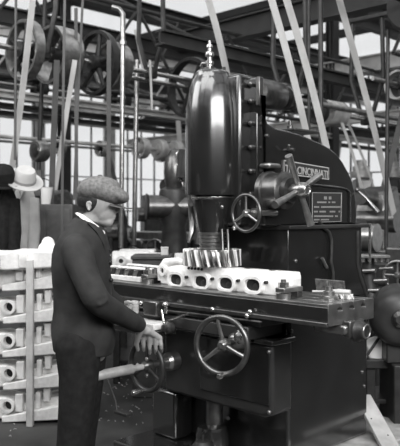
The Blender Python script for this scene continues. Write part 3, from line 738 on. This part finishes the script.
# generic background machine tools
def machine(px, Y, kind, label, rz=0, s=1.0, m=iron):
    X = (px - 200) / F * Y
    e = empty({'lathe': 'turret_lathe', 'mill': 'small_milling_machine', 'drill': 'drill_press', 'press': 'gear_press'}[kind], (X, Y, 0), rz)
    tag(e, label, {'lathe': 'lathe', 'mill': 'milling machine', 'drill': 'drill press', 'press': 'press'}[kind], 'machine tools in the rows behind'); e.scale = (s, s, s)
    if kind == 'mill':
        MB().box2((-.25, -.3, 0), (.25, .35, .12)).build('base', m, e, bevel=.02)
        MB().prism([(-.12, .1), (-.16, .9), (-.22, 1.3), (-.15, 1.55), (.15, 1.62), (.27, 1.4), (.25, .1)], lambda a, b, t: (t, a, b), -.16, .16).build('column', m, e, bevel=.03)
        MB().cyl((0, -.45, 1.5), (0, .3, 1.5), .08).build('overarm', dsteel, e)
        MB().cyl((-.28, -.12, 1.28), (.25, -.12, 1.28), .12).build('gear_drum', dsteel, e)
        MB().box2((-.45, -.5, .92), (.45, -.22, 1.0)).build('table', steel, e, bevel=.008)
        MB().box2((-.14, -.5, .5), (.14, -.1, .92)).build('knee', m, e, bevel=.02)
        wheel('handwheel', e, (-.05, -.58, .8), (0, -1, 0), .12, .012, 4, 0, steel, steel)
    if kind == 'lathe':
        MB().box2((-.7, -.2, .75), (.7, .2, .95)).build('bed', m, e, bevel=.02)
        for x in (-.55, .45): MB().box2((x, -.2, 0), (x + .14, .2, .75)).build('leg', m, e, bevel=.01)
        MB().box2((-.65, -.2, .95), (-.25, .2, 1.3)).build('headstock', m, e, bevel=.05)
        MB().cyl((-.25, 0, 1.14), (-.1, 0, 1.14), .12).build('chuck', steel, e)
        MB().lathe([(.05, 0), (.17, 0), (.17, .09), (.13, .1), (.13, .18), (.09, .19), (.09, .26), (.05, .27)], (-.62, 0, 1.38), (1, 0, 0), 32).build('cone_pulley', alumbk, e)
        MB().box2((.05, -.24, .95), (.3, .2, 1.08)).build('saddle', dsteel, e, bevel=.02)
        MB().cyl((.35, 0, 1.12), (.62, 0, 1.12), .09).build('turret', dsteel, e)
        wheel('handwheel', e, (.18, -.3, .86), (0, -1, 0), .11, .012, 4, 0, steel, steel)
    if kind == 'drill':
        MB().cyl((0, 0, 0), (0, 0, .08), .3).build('base', m, e)
        MB().cyl((0, .12, .05), (0, .12, 1.9), .07).build('column', dsteel, e)
        MB().box2((-.12, -.3, 1.55), (.12, .2, 1.8)).build('drill_head', m, e, bevel=.04)
        MB().cyl((0, -.2, 1.2), (0, -.2, 1.6), .035).build('spindle', steel, e)
        MB().cyl((0, -.15, .95), (0, -.15, 1.0), .2).build('table', steel, e)
        MB().lathe([(.03, 0), (.16, 0), (.16, .08), (.12, .09), (.12, .16), (.08, .17), (.08, .25), (.03, .25)], (0, .1, 1.82), (0, 0, 1), 32).build('cone_pulley', alumbk, e)
        wheel('handwheel', e, (-.2, -.15, 1.5), (-1, 0, 0), .12, .012, 4, 0, steel, steel)
    if kind == 'press':
        MB().box2((-.2, -.2, 0), (.2, .2, .6)).build('base', m, e, bevel=.03)
        MB().lathe([(.05, .6), (.16, .62), (.12, .8), (.10, 1.1), (.15, 1.25), (.12, 1.4), (.04, 1.45)], (0, 0, 0), n=28).build('ram_housing', m, e)
        MB().cyl((-.22, -.05, 1.26), (.10, -.05, 1.26), .095).build('motor_drum', dsteel, e)
        MB().lathe([(.001, 0), (.10, 0), (.11, .02), (.001, .04)], (-.22, -.05, 1.26), (-1, 0, 0), 28).build('drum_cap', iron, e)
        MB().sph((0, -.02, 1.55), (.09, .09, .20)).build('dome', dsteel, e)
        MB().cyl((.2, -.1, .95), (.2, -.1, 1.65), .04).build('ram_rod', steel, e)
    return e
machine(174, 7.5, 'press', 'dark rounded press with horizontal drum standing behind the man cap and the machine head', R(10), 1.25)
machine(187, 10.2, 'mill', 'dark milling machine partly hidden by the left side of the big head', R(-30), 1.25)
machine(137, 11.5, 'lathe', 'turret lathe far back below the rear windows', R(-35))
machine(84, 12.6, 'drill', 'tall drill press standing far behind the man cap', R(20), 1.0)
machine(377, 7.9, 'mill', 'dark milling machine behind the curved machine arm, nearer the arm', R(-35), 1.12, dsteel)
machine(408, 9.6, 'mill', 'milling machine at the right frame edge, at lever height', R(40), 1.1, dsteel)
machine(380, 15, 'lathe', 'lathe far back under the right-hand windows', R(-45))
machine(352, 13.5, 'drill', 'small drill press far back beside the curve of the arm', R(10))
machine(10, 9.4, 'lathe', 'belt-driven lathe beyond the light coat', R(-30), 1.1)
# extra gear/pulley cluster left of head at y 150-190
e = empty('chain_hoist', at(183, 165, 5.6)); tag(e, 'cluster of chain and small gears hanging left of the machine head', 'chain hoist')
for i, (x, y) in enumerate(((180, 155), (184, 160), (181, 166), (184, 172), (182, 178), (186, 184))):
    MB().torus(at(x, y, 5.6) - e.location, (0.5, -1, .3 * (i % 2)), .03, .008, 20, 8).build('chain_link', steel, e)
MB().tube([at(x, y, 5.6) - e.location for x, y in ((187, 150), (189, 165), (188, 180), (185, 186), (181, 178))], .008, 8).build('hook_bar', dsteel, e)
MB().cyl(at(182, 178, 5.6) - e.location, at(185, 150, 5.6) - e.location, .05).build('gear_housing', iron, e)

# more of the rows behind: machines, far shafts, belts and pulleys
for a_ in ((108, 9.3, 'mill', 'dark milling machine behind the man cap and the far bench', R(-20), 1.0, iron),
           (152, 14.0, 'mill', 'small milling machine far back before the rear windows', R(15), 1.15, iron),
           (52, 10.8, 'mill', 'milling machine far behind the pail', R(-40), 1.15, dsteel),
           (338, 10.9, 'lathe', 'lathe just behind the rounded end of the machine arm', R(-40), 1.1, dsteel),
           (389, 6.7, 'lathe', 'dark lathe with pale cone pulley behind the round motor', R(-35), 1.12, iron),
           (396, 13.6, 'drill', 'tall drill press in the distance at the right frame edge', R(15), 1.2, iron),
           (362, 11.8, 'drill', 'drill press in the distance under the right-hand windows', R(-5), 1.15, dsteel)):
    machine(a_[0], a_[1], a_[2], a_[3], a_[4], a_[5], a_[6])
for uu, zz_, v0_, v1_, lab in ((-9.2, 3.35, 2, 15, 'blurred line shaft far back above the left windows'), (-11.2, 2.75, 1, 15, 'blurred low line shaft farthest back on the left'),
                          (-4.4, 3.05, 7.2, 15, 'blurred line shaft far back on the right, below the pale drum'), (-3.0, 3.5, 8, 15, 'blurred line shaft far back at the right frame edge')):
    shaft('line_shaft', uu, zz_, v0_, v1_, .025, lab, steel)
    random.seed(int(abs(uu) * 10))
    vv = v0_ + .6; k_ = 0; side_ = {-9.2: 'far upper left shaft', -11.2: 'farthest low left shaft', -4.4: 'far right shaft', -3.0: 'far shaft at the right edge'}[uu]
    ords = ['nearest', 'second', 'third', 'fourth', 'fifth', 'sixth', 'seventh', 'eighth', 'ninth', 'tenth', 'eleventh', 'twelfth']
    while vv < v1_ - .5:
        rr_ = random.uniform(.12, .26); e = empty('belt_pulley', W(uu, vv, zz_))
        tag(e, 'blurred spoked pulley on the %s, %s from its near end' % (side_, ords[k_]), 'pulley', 'far blurred pulleys')
        MB().lathe([(rr_, -.06), (rr_ * 1.02, 0), (rr_, .06), (rr_ * .88, .06), (rr_ * .87, -.06)], (0, 0, 0), EV, 28, closed=True).build('rim', random.choice([iron, dsteel, alumbk]), e)
        MB().cyl(EV * -.07, EV * .07, .05).build('hub', iron, e)
        for q_ in range(2):
            x_, y_, a__ = basis(EV); d_ = x_ * math.cos(q_ * 1.57) + y_ * math.sin(q_ * 1.57)
            MB().cyl(d_ * -rr_ * .9, d_ * rr_ * .9, .02, n=8).build('spoke', iron, e)
        if random.random() < .8:
            bx_ = W(uu, vv, 0); dx_ = random.uniform(-.5, .5)
            belt((bx_.x + rr_ * .7, bx_.y, zz_), (bx_.x + rr_ * .3 + dx_, bx_.y + .1, 1.2), random.uniform(.06, .09), random.choice([beltd, beltd, beltm]), 'blurred belt running down from the %s, under its %s pulley' % (side_, ords[k_]), grp='far blurred belts')
        vv += random.uniform(.9, 1.9); k_ += 1

# ---------------------------------------------------------------- far bench castings
def loose_casting(loc, rz, label, s=1.0, grp='pale castings heaped on the far bench'):
    e = empty('rough_casting', loc, rz); e.scale = (s, s, s); tag(e, label, 'engine casting', grp)
    MB().prism([(0, 0), (0, .08), (.06, .14), (.16, .14), (.2, .06), (.2, 0)], lambda a, b, t: (t, a, b), 0, .34).build('casting_shell', alum, e, bevel=.012)
    MB().lathe([(.02, 0), (.045, 0), (.045, .04), (.02, .04)], (.08, 0, .06), (0, -1, 0), 20, closed=True).build('bore_ring', alum, e)
    MB().cyl((.08, .01, .06), (.08, -.03, .06), .021).build('bore', hole, e)
    MB().box2((.2, -.03, .0), (.3, .01, .09)).build('lug', alum2, e, bevel=.006)
    return e
b1 = bench(108, 200, 268, 6.3, .7, 'dark bench behind the table left end, loaded with castings', iron)
zt = at(150, 268, 6.3).z
for i, (px, dy, rz, lab, s_) in enumerate((
    (112, .05, 5, 'pale casting on the far bench, nearest the man chest', 1.0), (128, .1, -10, 'pale casting on the far bench, second from the man', .9),
    (146, .2, 25, 'small pale casting on the far bench left of the dark box', .6), (176, .1, 8, 'pale casting on the far bench just left of the cutter', .85),
    (118, .42, -4, 'pale casting at the back of the far bench, near the pipe', 1.0))):
    q = at(px, 268, 6.3 + dy); loose_casting((q.x, q.y, zt), R(rz), lab, s_)
e = empty('dark_box', at(131, 262, 6.0)); tag(e, 'dark wooden box standing behind the milled casting', 'box')
e.location.z = 0
zt2 = at(131, 256, 5.85).z
a = at(132, 256, 5.85); b = at(170, 256, 5.85)
bpy.data.objects.remove(e)
e = empty('storage_chest', (a.x, a.y, 0)); tag(e, 'dark chest behind the table with a small white box on its lid', 'chest')
MB().box2((0, 0, 0), (b.x - a.x, .35, zt2 - .03)).build('chest_body', woodd, e, bevel=.01)
MB().box2((-.01, -.01, zt2 - .03), (b.x - a.x + .01, .36, zt2)).build('lid', woodd, e, bevel=.006)
q = at(161, 250, 5.95)
e = empty('white_box', (q.x, q.y, zt2)); tag(e, 'small white box on the lid of the dark chest', 'box')
MB().box2((0, 0, 0), (.06, .08, .06)).build('box_body', white, e, bevel=.004); MB().box2((-.002, -.002, .06), (.062, .082, .066)).build('box_lid', white, e)

# ---------------------------------------------------------------- stacked castings at left
YS = 5.25
def stack_casting(loc, label, flange=True, rz=0.0):
    e = empty('manifold_casting', loc, rz); tag(e, label, 'engine casting', 'pale manifold castings stacked at left')
    # tapered slab, x to the right
    mb = MB()
    prof = [(-.30, -.06), (-.30, .07), (-.05, .09), (.10, .05), (.30, .09), (.52, .125), (.52, .0), (.30, -.04), (.1, -.055), (.0, -.07)]
    mb.prism(prof, lambda a, b, t: (a, t, b), -.03, .22); mb.build('casting_body', alum, e, bevel=.01)
    MB().prism([(-.04, -.075), (.5, -.045), (.52, .05), (.5, .075), (.12, .0), (-.04, -.03)], lambda a, b, t: (a, t, b), -.10, -.03).build('front_web', alum, e, bevel=.008)
    if flange:
        c = V(.0, -.10, .045)
        MB().lathe([(.034, 0), (.052, 0), (.052, .02), (.046, .025), (.046, .14), (.034, .14)], c, (.15, 1, 0), 28, closed=True).build('pipe_flange', alum2, e)
        MB().lathe([(.001, .05), (.0345, .05), (.0345, .06), (.001, .06)], c, (.15, 1, 0), 24).build('pipe_bore', hole, e)
    MB().box2((.055, -.09, .0), (.11, -.02, .13)).build('lug', alum2, e, bevel=.006)
    MB().box2((.20, -.08, .02), (.235, -.02, .14)).build('web_block', alum2, e, bevel=.006)
    MB().box2((.255, -.07, .07), (.30, -.02, .165)).build('step_block', alum2, e, bevel=.006)
    return e
rows = [(402, 'bottom'), (370, 'second from the bottom'), (338, 'third from the bottom'), (305, 'fourth from the bottom'), (273, 'fifth from the bottom')]
random.seed(11)
for i, (py, wd) in enumerate(rows):
    q = at(11 + (i % 2), py + 4, YS)
    z = q.z - .02
    stack_casting((q.x, q.y, z), 'pale manifold casting with side opening, %s in the stack behind the man' % wd, i < 4, R(random.uniform(-4, 2)))
    if i == 5: 
        pass
e = empty('casting_slab', at(-30, 262, YS)); tag(e, 'broad whitish flat casting lying across the top of the stack', 'engine casting')
MB().prism([(0, -.01), (0, .08), (.30, .075), (.34, .09), (.75, .085), (.8, .06), (.8, -.02), (.3, -.05)], lambda a, b, t: (a, t, b), -.16, .2).build('slab_body', alum, e, bevel=.012)
MB().box2((.40, -.175, -.03), (.46, -.158, .07)).build('slab_rib', alum2, e, bevel=.004); MB().box2((.22, -.175, -.02), (.27, -.158, .07)).build('slab_rib', alum2, e, bevel=.004)
# wooden stack posts
for px, lab in ((30, 'pale upright wooden post at the front of the casting stack'),):
    a = at(px, 260, 5.08); mb = MB().box2((a.x - .024, a.y - .02, 0), (a.x + .024, a.y + .03, a.z)); tag(mb.build('wooden_post', wood, bevel=.004), lab, 'post', 'posts of the casting stack')
for i, py in enumerate((412, 380, 348, 316, 287)):
    for k_, px in enumerate((-8, 50)):
        a = at(px, py, 5.3); mb = MB().box2((a.x - .03, 5.22, a.z - .055), (a.x + .03, 5.46, a.z + .02)); tag(mb.build('wooden_spacer', wood, bevel=.003), 'pale wood spacer block under the casting %s in the stack, %s end' % (rows[i][1], ('flange', 'tapered')[k_]), 'spacer', 'spacers between the stacked castings')

# ---------------------------------------------------------------- hats and coats
def coat(cx, ytop, ybot, Y, wpx, m, label):
    a = at(cx, ytop, Y); zt_ = a.z; zb_ = at(cx, ybot, Y).z
    e = empty('overcoat', (a.x, Y, 0)); tag(e, label, 'coat', 'coats on the wall rail')
    n = 48; rings = []
    Wd = wpx / F * Y / 2
    for k_ in range(13):
        f = k_ / 12; z = zt_ + (zb_ - zt_) * f; ww = Wd * (.45 + .55 * min(1, f * 4) ** .6) * (1 + .12 * f)
        ring = []
        for j in range(n):
            t = 2 * math.pi * j / n; fold = 1 + .10 * f * math.sin(9 * t + 1.3) + .05 * math.sin(5 * t + f * 2)
            ring.append((ww * fold * math.cos(t), .11 * fold * (1 + .2 * f) * math.sin(t), z))
        rings.append(ring)
    MB().rings(rings).build('coat_body', m, e, ang=60)
    MB().tube([(Wd * .75, -.02, zt_ - .12), (Wd * 1.0, -.07, zt_ - .4), (Wd * .85, -.1, zt_ - .75)], [.06, .055, .05], 14).build('sleeve', m, e)
    MB().tube([(-Wd * .3, -.1, zt_ - .02), (0, -.13, zt_ - .12), (Wd * .3, -.1, zt_ - .02)], .018, 10).build('collar', m, e)
    return e
lightcoat = mat('pale_raincoat', .42, .85, 0, .2, 5, .1)
hatl = mat('light_felt', .5, .85)
coat(4, 186, 262, 6.25, 26, trous, 'black overcoat hanging under the bowler hat at the left edge')
coat(24, 186, 262, 6.62, 24, lightcoat, 'pale raincoat hanging under the light felt hat')
def hat(px, py, Y, bowl, m, bm, label, tilt, rx):
    c = at(px, py, Y); e = empty('felt_hat' if not bowl else 'bowler_hat', c); tag(e, label, 'hat', 'hats on the wall rail'); e.rotation_euler = (R(rx), R(tilt), 0)
    if bowl:
        MB().lathe([(.001, .15), (.05, .145), (.085, .12), (.098, .08), (.1, .0), (.001, .0)], (0, 0, 0), n=36).build('crown', m, e)
        MB().lathe([(.09, .0), (.13, -.004), (.15, .012), (.148, .02), (.13, .006), (.09, .012)], (0, 0, 0), n=36, closed=True).build('brim', m, e)
    else:
        MB().lathe([(.001, .105), (.04, .118), (.075, .115), (.09, .09), (.098, .0), (.001, .0)], (0, 0, 0), n=36).build('crown', m, e)
        MB().lathe([(.09, .0), (.13, -.01), (.165, .0), (.165, .008), (.13, 0.0), (.09, .012)], (0, 0, 0), n=36, closed=True).build('brim', m, e)
    MB().lathe([(.098, .004), (.1025, .004), (.101, .032), (.0965, .032)], (0, 0, 0), n=36, closed=True).build('hat_band', bm, e)
hat(3, 181, 6.1, True, trous, hair, 'black bowler hat hanging at the left edge', 12, 35)
hat(24, 181, 6.15, False, hatl, mat('hat_ribbon', .25, .7), 'light felt hat with wide brim hung beside the bowler', 20, 30)
a = at(-20, 190, 6.5); b = at(33, 190, 6.5)
e = empty('coat_rail', (a.x, 6.80, a.z)); tag(e, 'wooden coat rail behind the hats and coats', 'coat rail')
MB().box2((0, 0, -.05), (b.x - a.x, .03, .05)).build('rail', woodd, e, bevel=.004)
for s in (0, b.x - a.x - .06): MB().box2((s, .03, -a.z), (s + .06, .08, .2)).build('rail_post', woodd, e)
for s in (.18, .36): MB().cyl((s, 0, 0), (s, -.1, .03), .01, n=10).build('peg', wood, e)
# round pale bucket and lamp things next to hats
e = empty('enamel_bucket', at(44, 196, 6.9)); tag(e, 'pale round enamel pail on a dark stand right of the pale raincoat', 'pail')
MB().lathe([(.001, -.08), (.06, -.08), (.085, .08), (.09, .085), (.08, .085), (.056, -.07), (.001, -.07)], (0, 0, 0), n=28).build('pail_body', white, e)
MB().tube([(-.085, 0, .08), (-.05, 0, .15), (0, 0, .17), (.05, 0, .15), (.085, 0, .08)], .005, 8).build('handle', iron, e)
q = e.location.copy(); zz = q.z - .08
e = empty('dark_cupboard', (q.x - .2, q.y - .15, 0)); tag(e, 'dark cupboard standing between the coats and the man back', 'cupboard')
MB().box2((0, 0, 0), (.5, .4, zz)).build('cupboard_body', woodd, e, bevel=.01)
MB().box2((.02, -.012, .1), (.24, 0, zz - .05)).build('door', woodd, e, bevel=.004); MB().box2((.26, -.012, .1), (.48, 0, zz - .05)).build('door', woodd, e, bevel=.004)
MB().sph((.22, -.02, zz * .6), .012).build('door_knob', steel, e)
# white rag bundle at (48,240)
e = empty('cloth_bundle', at(48, 244, 5.35)); tag(e, 'white cloth bundle on the stack, close to the man back', 'cloth bundle')
mb = MB(); random.seed(2)
mb.sph((0, 0, 0), (.05, .05, .055)); mb.sph((.03, -.02, -.03), (.045, .045, .04)); mb.sph((-.03, -.01, -.03), (.04, .04, .04)); mb.build('rags', white, e)

# ---------------------------------------------------------------- swarf and debris on the floor
mb = MB(); random.seed(21)
for i in range(260):
    if i % 3: Y = random.uniform(4.7, 7.0); px = random.uniform(95, 215)
    else: Y = random.uniform(4.8, 7.5); px = random.uniform(-10, 60) if i % 2 else random.uniform(362, 410)
    q = at(px, 300, Y); q.z = .006
    a = random.uniform(0, 6.28); r_ = random.uniform(.003, .010)
    mb.tube([q, q + V(math.cos(a) * r_, math.sin(a) * r_, .008), q + V(math.cos(a + .8) * r_ * 2, math.sin(a + .8) * r_ * 2, .002)], .0025, 5)
tag(mb.build('metal_swarf', alumbk), 'scattered curly metal swarf on the oily floor', 'swarf', kind='stuff')

# ---------------------------------------------------------------- THE MAN
YM = 3.9
P0 = at(82, 300, YM); P0 = V(P0.x, YM, 0)
man = empty('person', P0); tag(man, 'man in a flat cap and dark work jacket turning a handwheel of the milling machine', 'person')
def A(px, py, Y=YM): return at(px, py, Y) - P0
def remesh(o, vs, sm=2, fac=.5):
    r = o.modifiers.new('r', 'REMESH'); r.mode = 'VOXEL'; r.voxel_size = vs; r.use_smooth_shade = True
    if sm: s_ = o.modifiers.new('s', 'SMOOTH'); s_.iterations = sm; s_.factor = fac
    return o
def limb(mb, pts, n=14):
    """dense tapered limb with sphere ends; pts [(pos, r)]"""
    for (a, ra), (b, rb) in zip(pts, pts[1:]):
        a = V(a); b = V(b)
        mb.cyl(a, b, ra, rb, n); 
    for a, ra in pts: mb.sph(a, ra, 14, 9)
    return mb
# hand target: rim of the feed handwheel
hw_world = M.matrix_world if False else None
def m2w(p): return MO + ROT @ V(p)
HWw = m2w(HW); nrm = ROT @ V(0, -1, 0); xr = ROT @ V(1, 0, 0)
def rimpt(deg, off=0, fr=0):     # deg measured from top towards right
    t = R(deg); return HWw + xr * math.sin(t) * (.142 + off) + V(0, 0, 1) * math.cos(t) * (.142 + off) + nrm * fr - P0
# body ----------------------------------------------------------
mb = MB()
hc = A(99, 199.5); hr_ = Matrix.Rotation(R(14), 3, 'Y')
mb.sph(hc, (.102, .080, .108), 28, 18, hr_)                        # skull
mb.sph(A(104.5, 209.5), (.066, .056, .078), 24, 16, hr_)               # face
mb.sph(A(107.5, 221.5), (.034, .036, .028), 16, 10)                   # chin
limb(mb, [(A(94, 216), .040), (A(106.5, 221), .033)])                # jaw
nose = A(118, 209.8)
limb(mb, [(A(114, 201), .012), (nose, .0125)])
mb.sph(A(117, 211.3), (.012, .018, .008))
for s in (-1, 1):
    mb.sph(A(111.5, 203, YM + s * .028), (.014, .014, .009))            # brow / lids
    limb(mb, [(A(x_, y_, YM + s * .083), r_) for x_, y_, r_ in ((91, 203.5, .005), (89.8, 201.8, .006), (87.6, 202, .0065), (86.8, 204.5, .0065), (87.6, 207.5, .006), (89, 209.8, .0075))], 8)   # ears
    mb.sph(A(89, 206, YM + s * .074), (.012, .010, .02))
    mb.sph(A(107.5, 208.5, YM + s * .040), (.018, .014, .020))           # cheek
mb.sph(A(114.3, 216.3), (.011, .024, .0065)); mb.sph(A(113.6, 218.8), (.010, .02, .006))   # lips
limb(mb, [(A(93, 212), .055), (A(87, 226), .056), (A(83, 238), .07)])   # neck
limb(mb, [(A(82, 250), .12), (A(82, 285), .13), (A(84, 320), .13), (A(85, 345), .13)])     # trunk core
SR = A(76, 249, 3.74); ER = A(95, 300, 3.62); WR = A(140, 325.5, 3.99)
SLh = A(88, 250, 4.06); EL = A(104, 296, 4.22); WLh = A(121, 306, 4.30)
limb(mb, [(SR, .06), (ER, .045), (WR, .026)])
limb(mb, [(SLh, .06), (EL, .045), (WLh, .027)])
hipR, kneeR, ankR = A(78, 345, 3.82), A(76, 408, 3.80), A(70, 474, 3.80)
hipL, kneeL, ankL = A(86, 345, 3.98), A(84, 410, 4.02), A(79, 470, 4.05)
limb(mb, [(hipR, .09), (kneeR, .058), (ankR, .04)]); limb(mb, [(hipL, .09), (kneeL, .058), (ankL, .04)])
for ak in (ankR, ankL):
    limb(mb, [(V(ak.x, ak.y, .055), .04), (V(ak.x + .16, ak.y, .045), .035)])
# right hand on the rim
palm0 = WR
kn = [A(x, y, Y) for x, y, Y in ((144, 334.5, 4.05), (149.5, 334, 4.05), (155, 335, 4.06), (160, 338, 4.08))]
pc = (sum(kn, V(0, 0, 0))) / 4
for k_ in kn:
    limb(mb, [(palm0 + (k_ - palm0) * .05, .023), (palm0 + (k_ - palm0) * .5, .020), (k_, .0155)], 12)
mb.sph(palm0 + (pc - palm0) * .5, (.034, .028, .026))
for i, (m_, t_) in enumerate((((143.2, 342), (144, 350.5)), ((149.3, 343), (149.8, 353.5)), ((155.5, 343.5), (156, 353.5)), ((161, 344.5), (161.5, 351.5)))):
    limb(mb, [(kn[i], .0142), (A(*m_, 4.075), .0130), (A((m_[0] + t_[0]) / 2, (m_[1] + t_[1]) / 2, 4.085), .0118), (A(*t_, 4.12), .0100)], 10)
limb(mb, [(palm0 + V(.0, -.0, -.02), .022), (A(138, 338, 4.03), .0165), (A(136.5, 344, 4.06), .0140), (A(138, 350, 4.10), .0105)], 10)
# left hand resting closed on a control rod
lk = WLh + V(.05, .04, -.005)
mb.sph(WLh + V(.035, .02, -.002), (.042, .022, .034))
for i in range(4):
    b = lk + V(.018, 0, .026 - i * .018)
    limb(mb, [(b, .0105), (b + V(.028, -.004, -.002), .0098), (b + V(.030, -.028, -.006), .009), (b + V(.008, -.036, -.008), .008)], 10)
limb(mb, [(WLh + V(.01, -.012, .014), .013), (WLh + V(.045, -.03, .03), .011), (WLh + V(.07, -.032, .024), .009)], 10)
body = remesh(mb.build('body', skin, man), .0052, 3, .4)
# eyes
for s in (-1, 1):
    MB().sph(A(113, 204.8, YM + s * .029), (.0085, .0105, .0075)).build('eye', hole, man)
# hair
mb = MB(); mb.sph(A(94, 200), (.094, .084, .088), 24, 16); mb.sph(A(85.5, 209), (.035, .06, .035)); 
hairo = remesh(mb.build('hair', hair, man), .006, 2)
# cap: lofted crown + brim
mb = MB()
rc = Matrix.Rotation(R(14), 3, 'Y')
mb.sph(A(103, 191.5), (.134, .112, .066), 32, 16, Matrix.Rotation(R(17), 3, 'Y'))
mb.sph(A(93.5, 189), (.092, .106, .068), 28, 14, Matrix.Rotation(R(-12), 3, 'Y'))
mb.sph(A(118.5, 195.5), (.062, .095, .040), 24, 12, Matrix.Rotation(R(24), 3, 'Y'))
mb.sph(A(103, 184.5), (.098, .092, .045), 24, 12, Matrix.Rotation(R(8), 3, 'Y'))
cap = remesh(mb.build('flat_cap', capm, man), .007, 3)
# panel seams & button
MB().sph(A(100, 175.8), (.014, .014, .007)).build('button', capm, cap)
# brim
rings = []
bcx = A(111.5, 203.2)
for (dz, k_) in ((0.003, 1.0), (-.003, 1.0)):
    ring = []
    for j in range(24):
        t = -math.pi / 2 + math.pi * j / 23
        ring.append(bcx + rc @ V(.118 * math.cos(t) ** .7 if math.cos(t) > 0 else 0, .088 * math.sin(t), dz - .012 * abs(math.sin(t)) ** 2 + .0))
    for j in range(24):
        t = math.pi / 2 - math.pi * j / 23
        ring.append(bcx + rc @ V(.03 * max(math.cos(t), 0), .07 * math.sin(t), dz - .006))
    rings.append(ring)
MB().rings(rings).build('peak', mat('cap_peak', .10, .6), cap, bevel=.002)
# collar, tie
mb = MB(); 
MB().tube([A(77.5, 213.5, YM + .02), A(80, 215, YM - .045), A(88, 221, YM - .074), (A(97, 228, YM - .064)), A(104, 233.5, YM - .025), A(105, 234, YM + .02)], [.013, .015, .016, .016, .013, .010], 12, sq=.5).build('shirt_collar', white, man)
MB().tube([A(104, 232, YM - .012), A(106, 240, YM - .012), A(107, 250, YM - .01)], [.013, .012, .02], 10).build('necktie', hair, man)
# jacket ----------------------------------------------------------
mb = MB()
rows_ = [(352, 54, 112, .17), (340, 51.5, 115, .18), (328, 52, 115, .178), (312, 54.5, 113, .170), (298, 54, 111.5, .172), (284, 52.5, 111, .182), (268, 52, 110.5, .195), (256, 53, 110, .205), (247, 55.5, 109, .205), (240, 59, 108, .190), (233, 64, 106.5, .155), (226, 69, 104, .115), (219.5, 74.5, 98, .085)]
rings = []
n = 56
for (py, x0, x1, ry) in rows_:
    c0 = A((x0 + x1) / 2, py); hx = (x1 - x0) / 2 / F * YM
    ring = []
    for j in range(n):
        t = 2 * math.pi * j / n; f = 1 + .022 * math.sin(7 * t + py * .11) * (1 if py > 290 else .4)
        ring.append(c0 + V(hx * math.cos(t) * f, ry * math.sin(t) * f, (.012 * math.cos(t) * -1)))
    rings.append(ring)
mb.rings(rings)
def sleeve(pts):
    limb(mb, pts, 20)
sleeve([(A(77, 249, 3.745), .082), (A(80, 262, 3.705), .079), (A(87, 280, 3.66), .071), (A(95, 297, 3.63), .069), (A(101, 304, 3.66), .065), (A(115, 312, 3.77), .060), (A(128, 319, 3.88), .053), (A(137.5, 324, 3.965), .048)])
sleeve([(A(88, 249, 4.05), .08), (A(100, 280, 4.16), .07), (EL, .066), (A(116, 303, 4.27), .052)])
# creases as slight ridges on the sleeve
for (a, b) in (((88, 296), (106, 296)), ((92, 306), (108, 300))):
    limb(mb, [(A(*a, 3.60), .009), (A((a[0] + b[0]) / 2, (a[1] + b[1]) / 2 + 1.5, 3.575), .012), (A(*b, 3.60), .008)], 8)
jk = remesh(mb.build('jacket', cloth, man), .0085, 4, .5)
# lapel and buttons
MB().tube([A(88, 223, YM - .10), A(97, 232, YM - .095), A(103, 243, YM - .075), A(107, 258, YM - .045)], [.012, .02, .022, .010], 12, sq=.35).build('lapel', cloth, jk)
for (x, y) in ((110, 262), (111.5, 280)): MB().sph(A(x, y, YM - .03), .011).build('button', hair, jk)
MB().tube([A(136.0, 320, 3.955), A(140.5, 326, 3.985)], .0).build if False else None
# shirt cuff
cf = V(WR) ; dr = (WR - A(128, 319, 3.88)).normalized()
MB().lathe([(.030, 0), (.043, 0), (.040, .028), (.030, .028)], cf - dr * .03, dr, 24, closed=True).build('cuff', cloth, man)
# trousers
mb = MB()
limb(mb, [(A(83, 335), .125), (A(82, 352), .125)], 20)
limb(mb, [(hipR + V(0, 0, .0), .125), (A(79, 375, 3.81), .108), (kneeR, .094), (A(73, 440, 3.80), .086), (A(70, 468, 3.80), .085)], 20)
limb(mb, [(hipL, .12), (A(86, 378, 3.99), .100), (kneeL, .088), (A(81, 440, 4.03), .082), (A(79, 466, 4.05), .080)], 20)
remesh(mb.build('trousers', trous, man), .010, 4)
for ak in (ankR, ankL):
    mb = MB(); mb.sph((ak.x + .02, ak.y, .055), (.075, .048, .052)); mb.sph((ak.x + .13, ak.y, .04), (.10, .05, .038)); mb.cyl((ak.x, ak.y, .05), (ak.x, ak.y, .15), .05); mb.box((ak.x + .08, ak.y, .010), (.27, .085, .02))
    sh = remesh(mb.build('boot', leather, man), .007, 2)
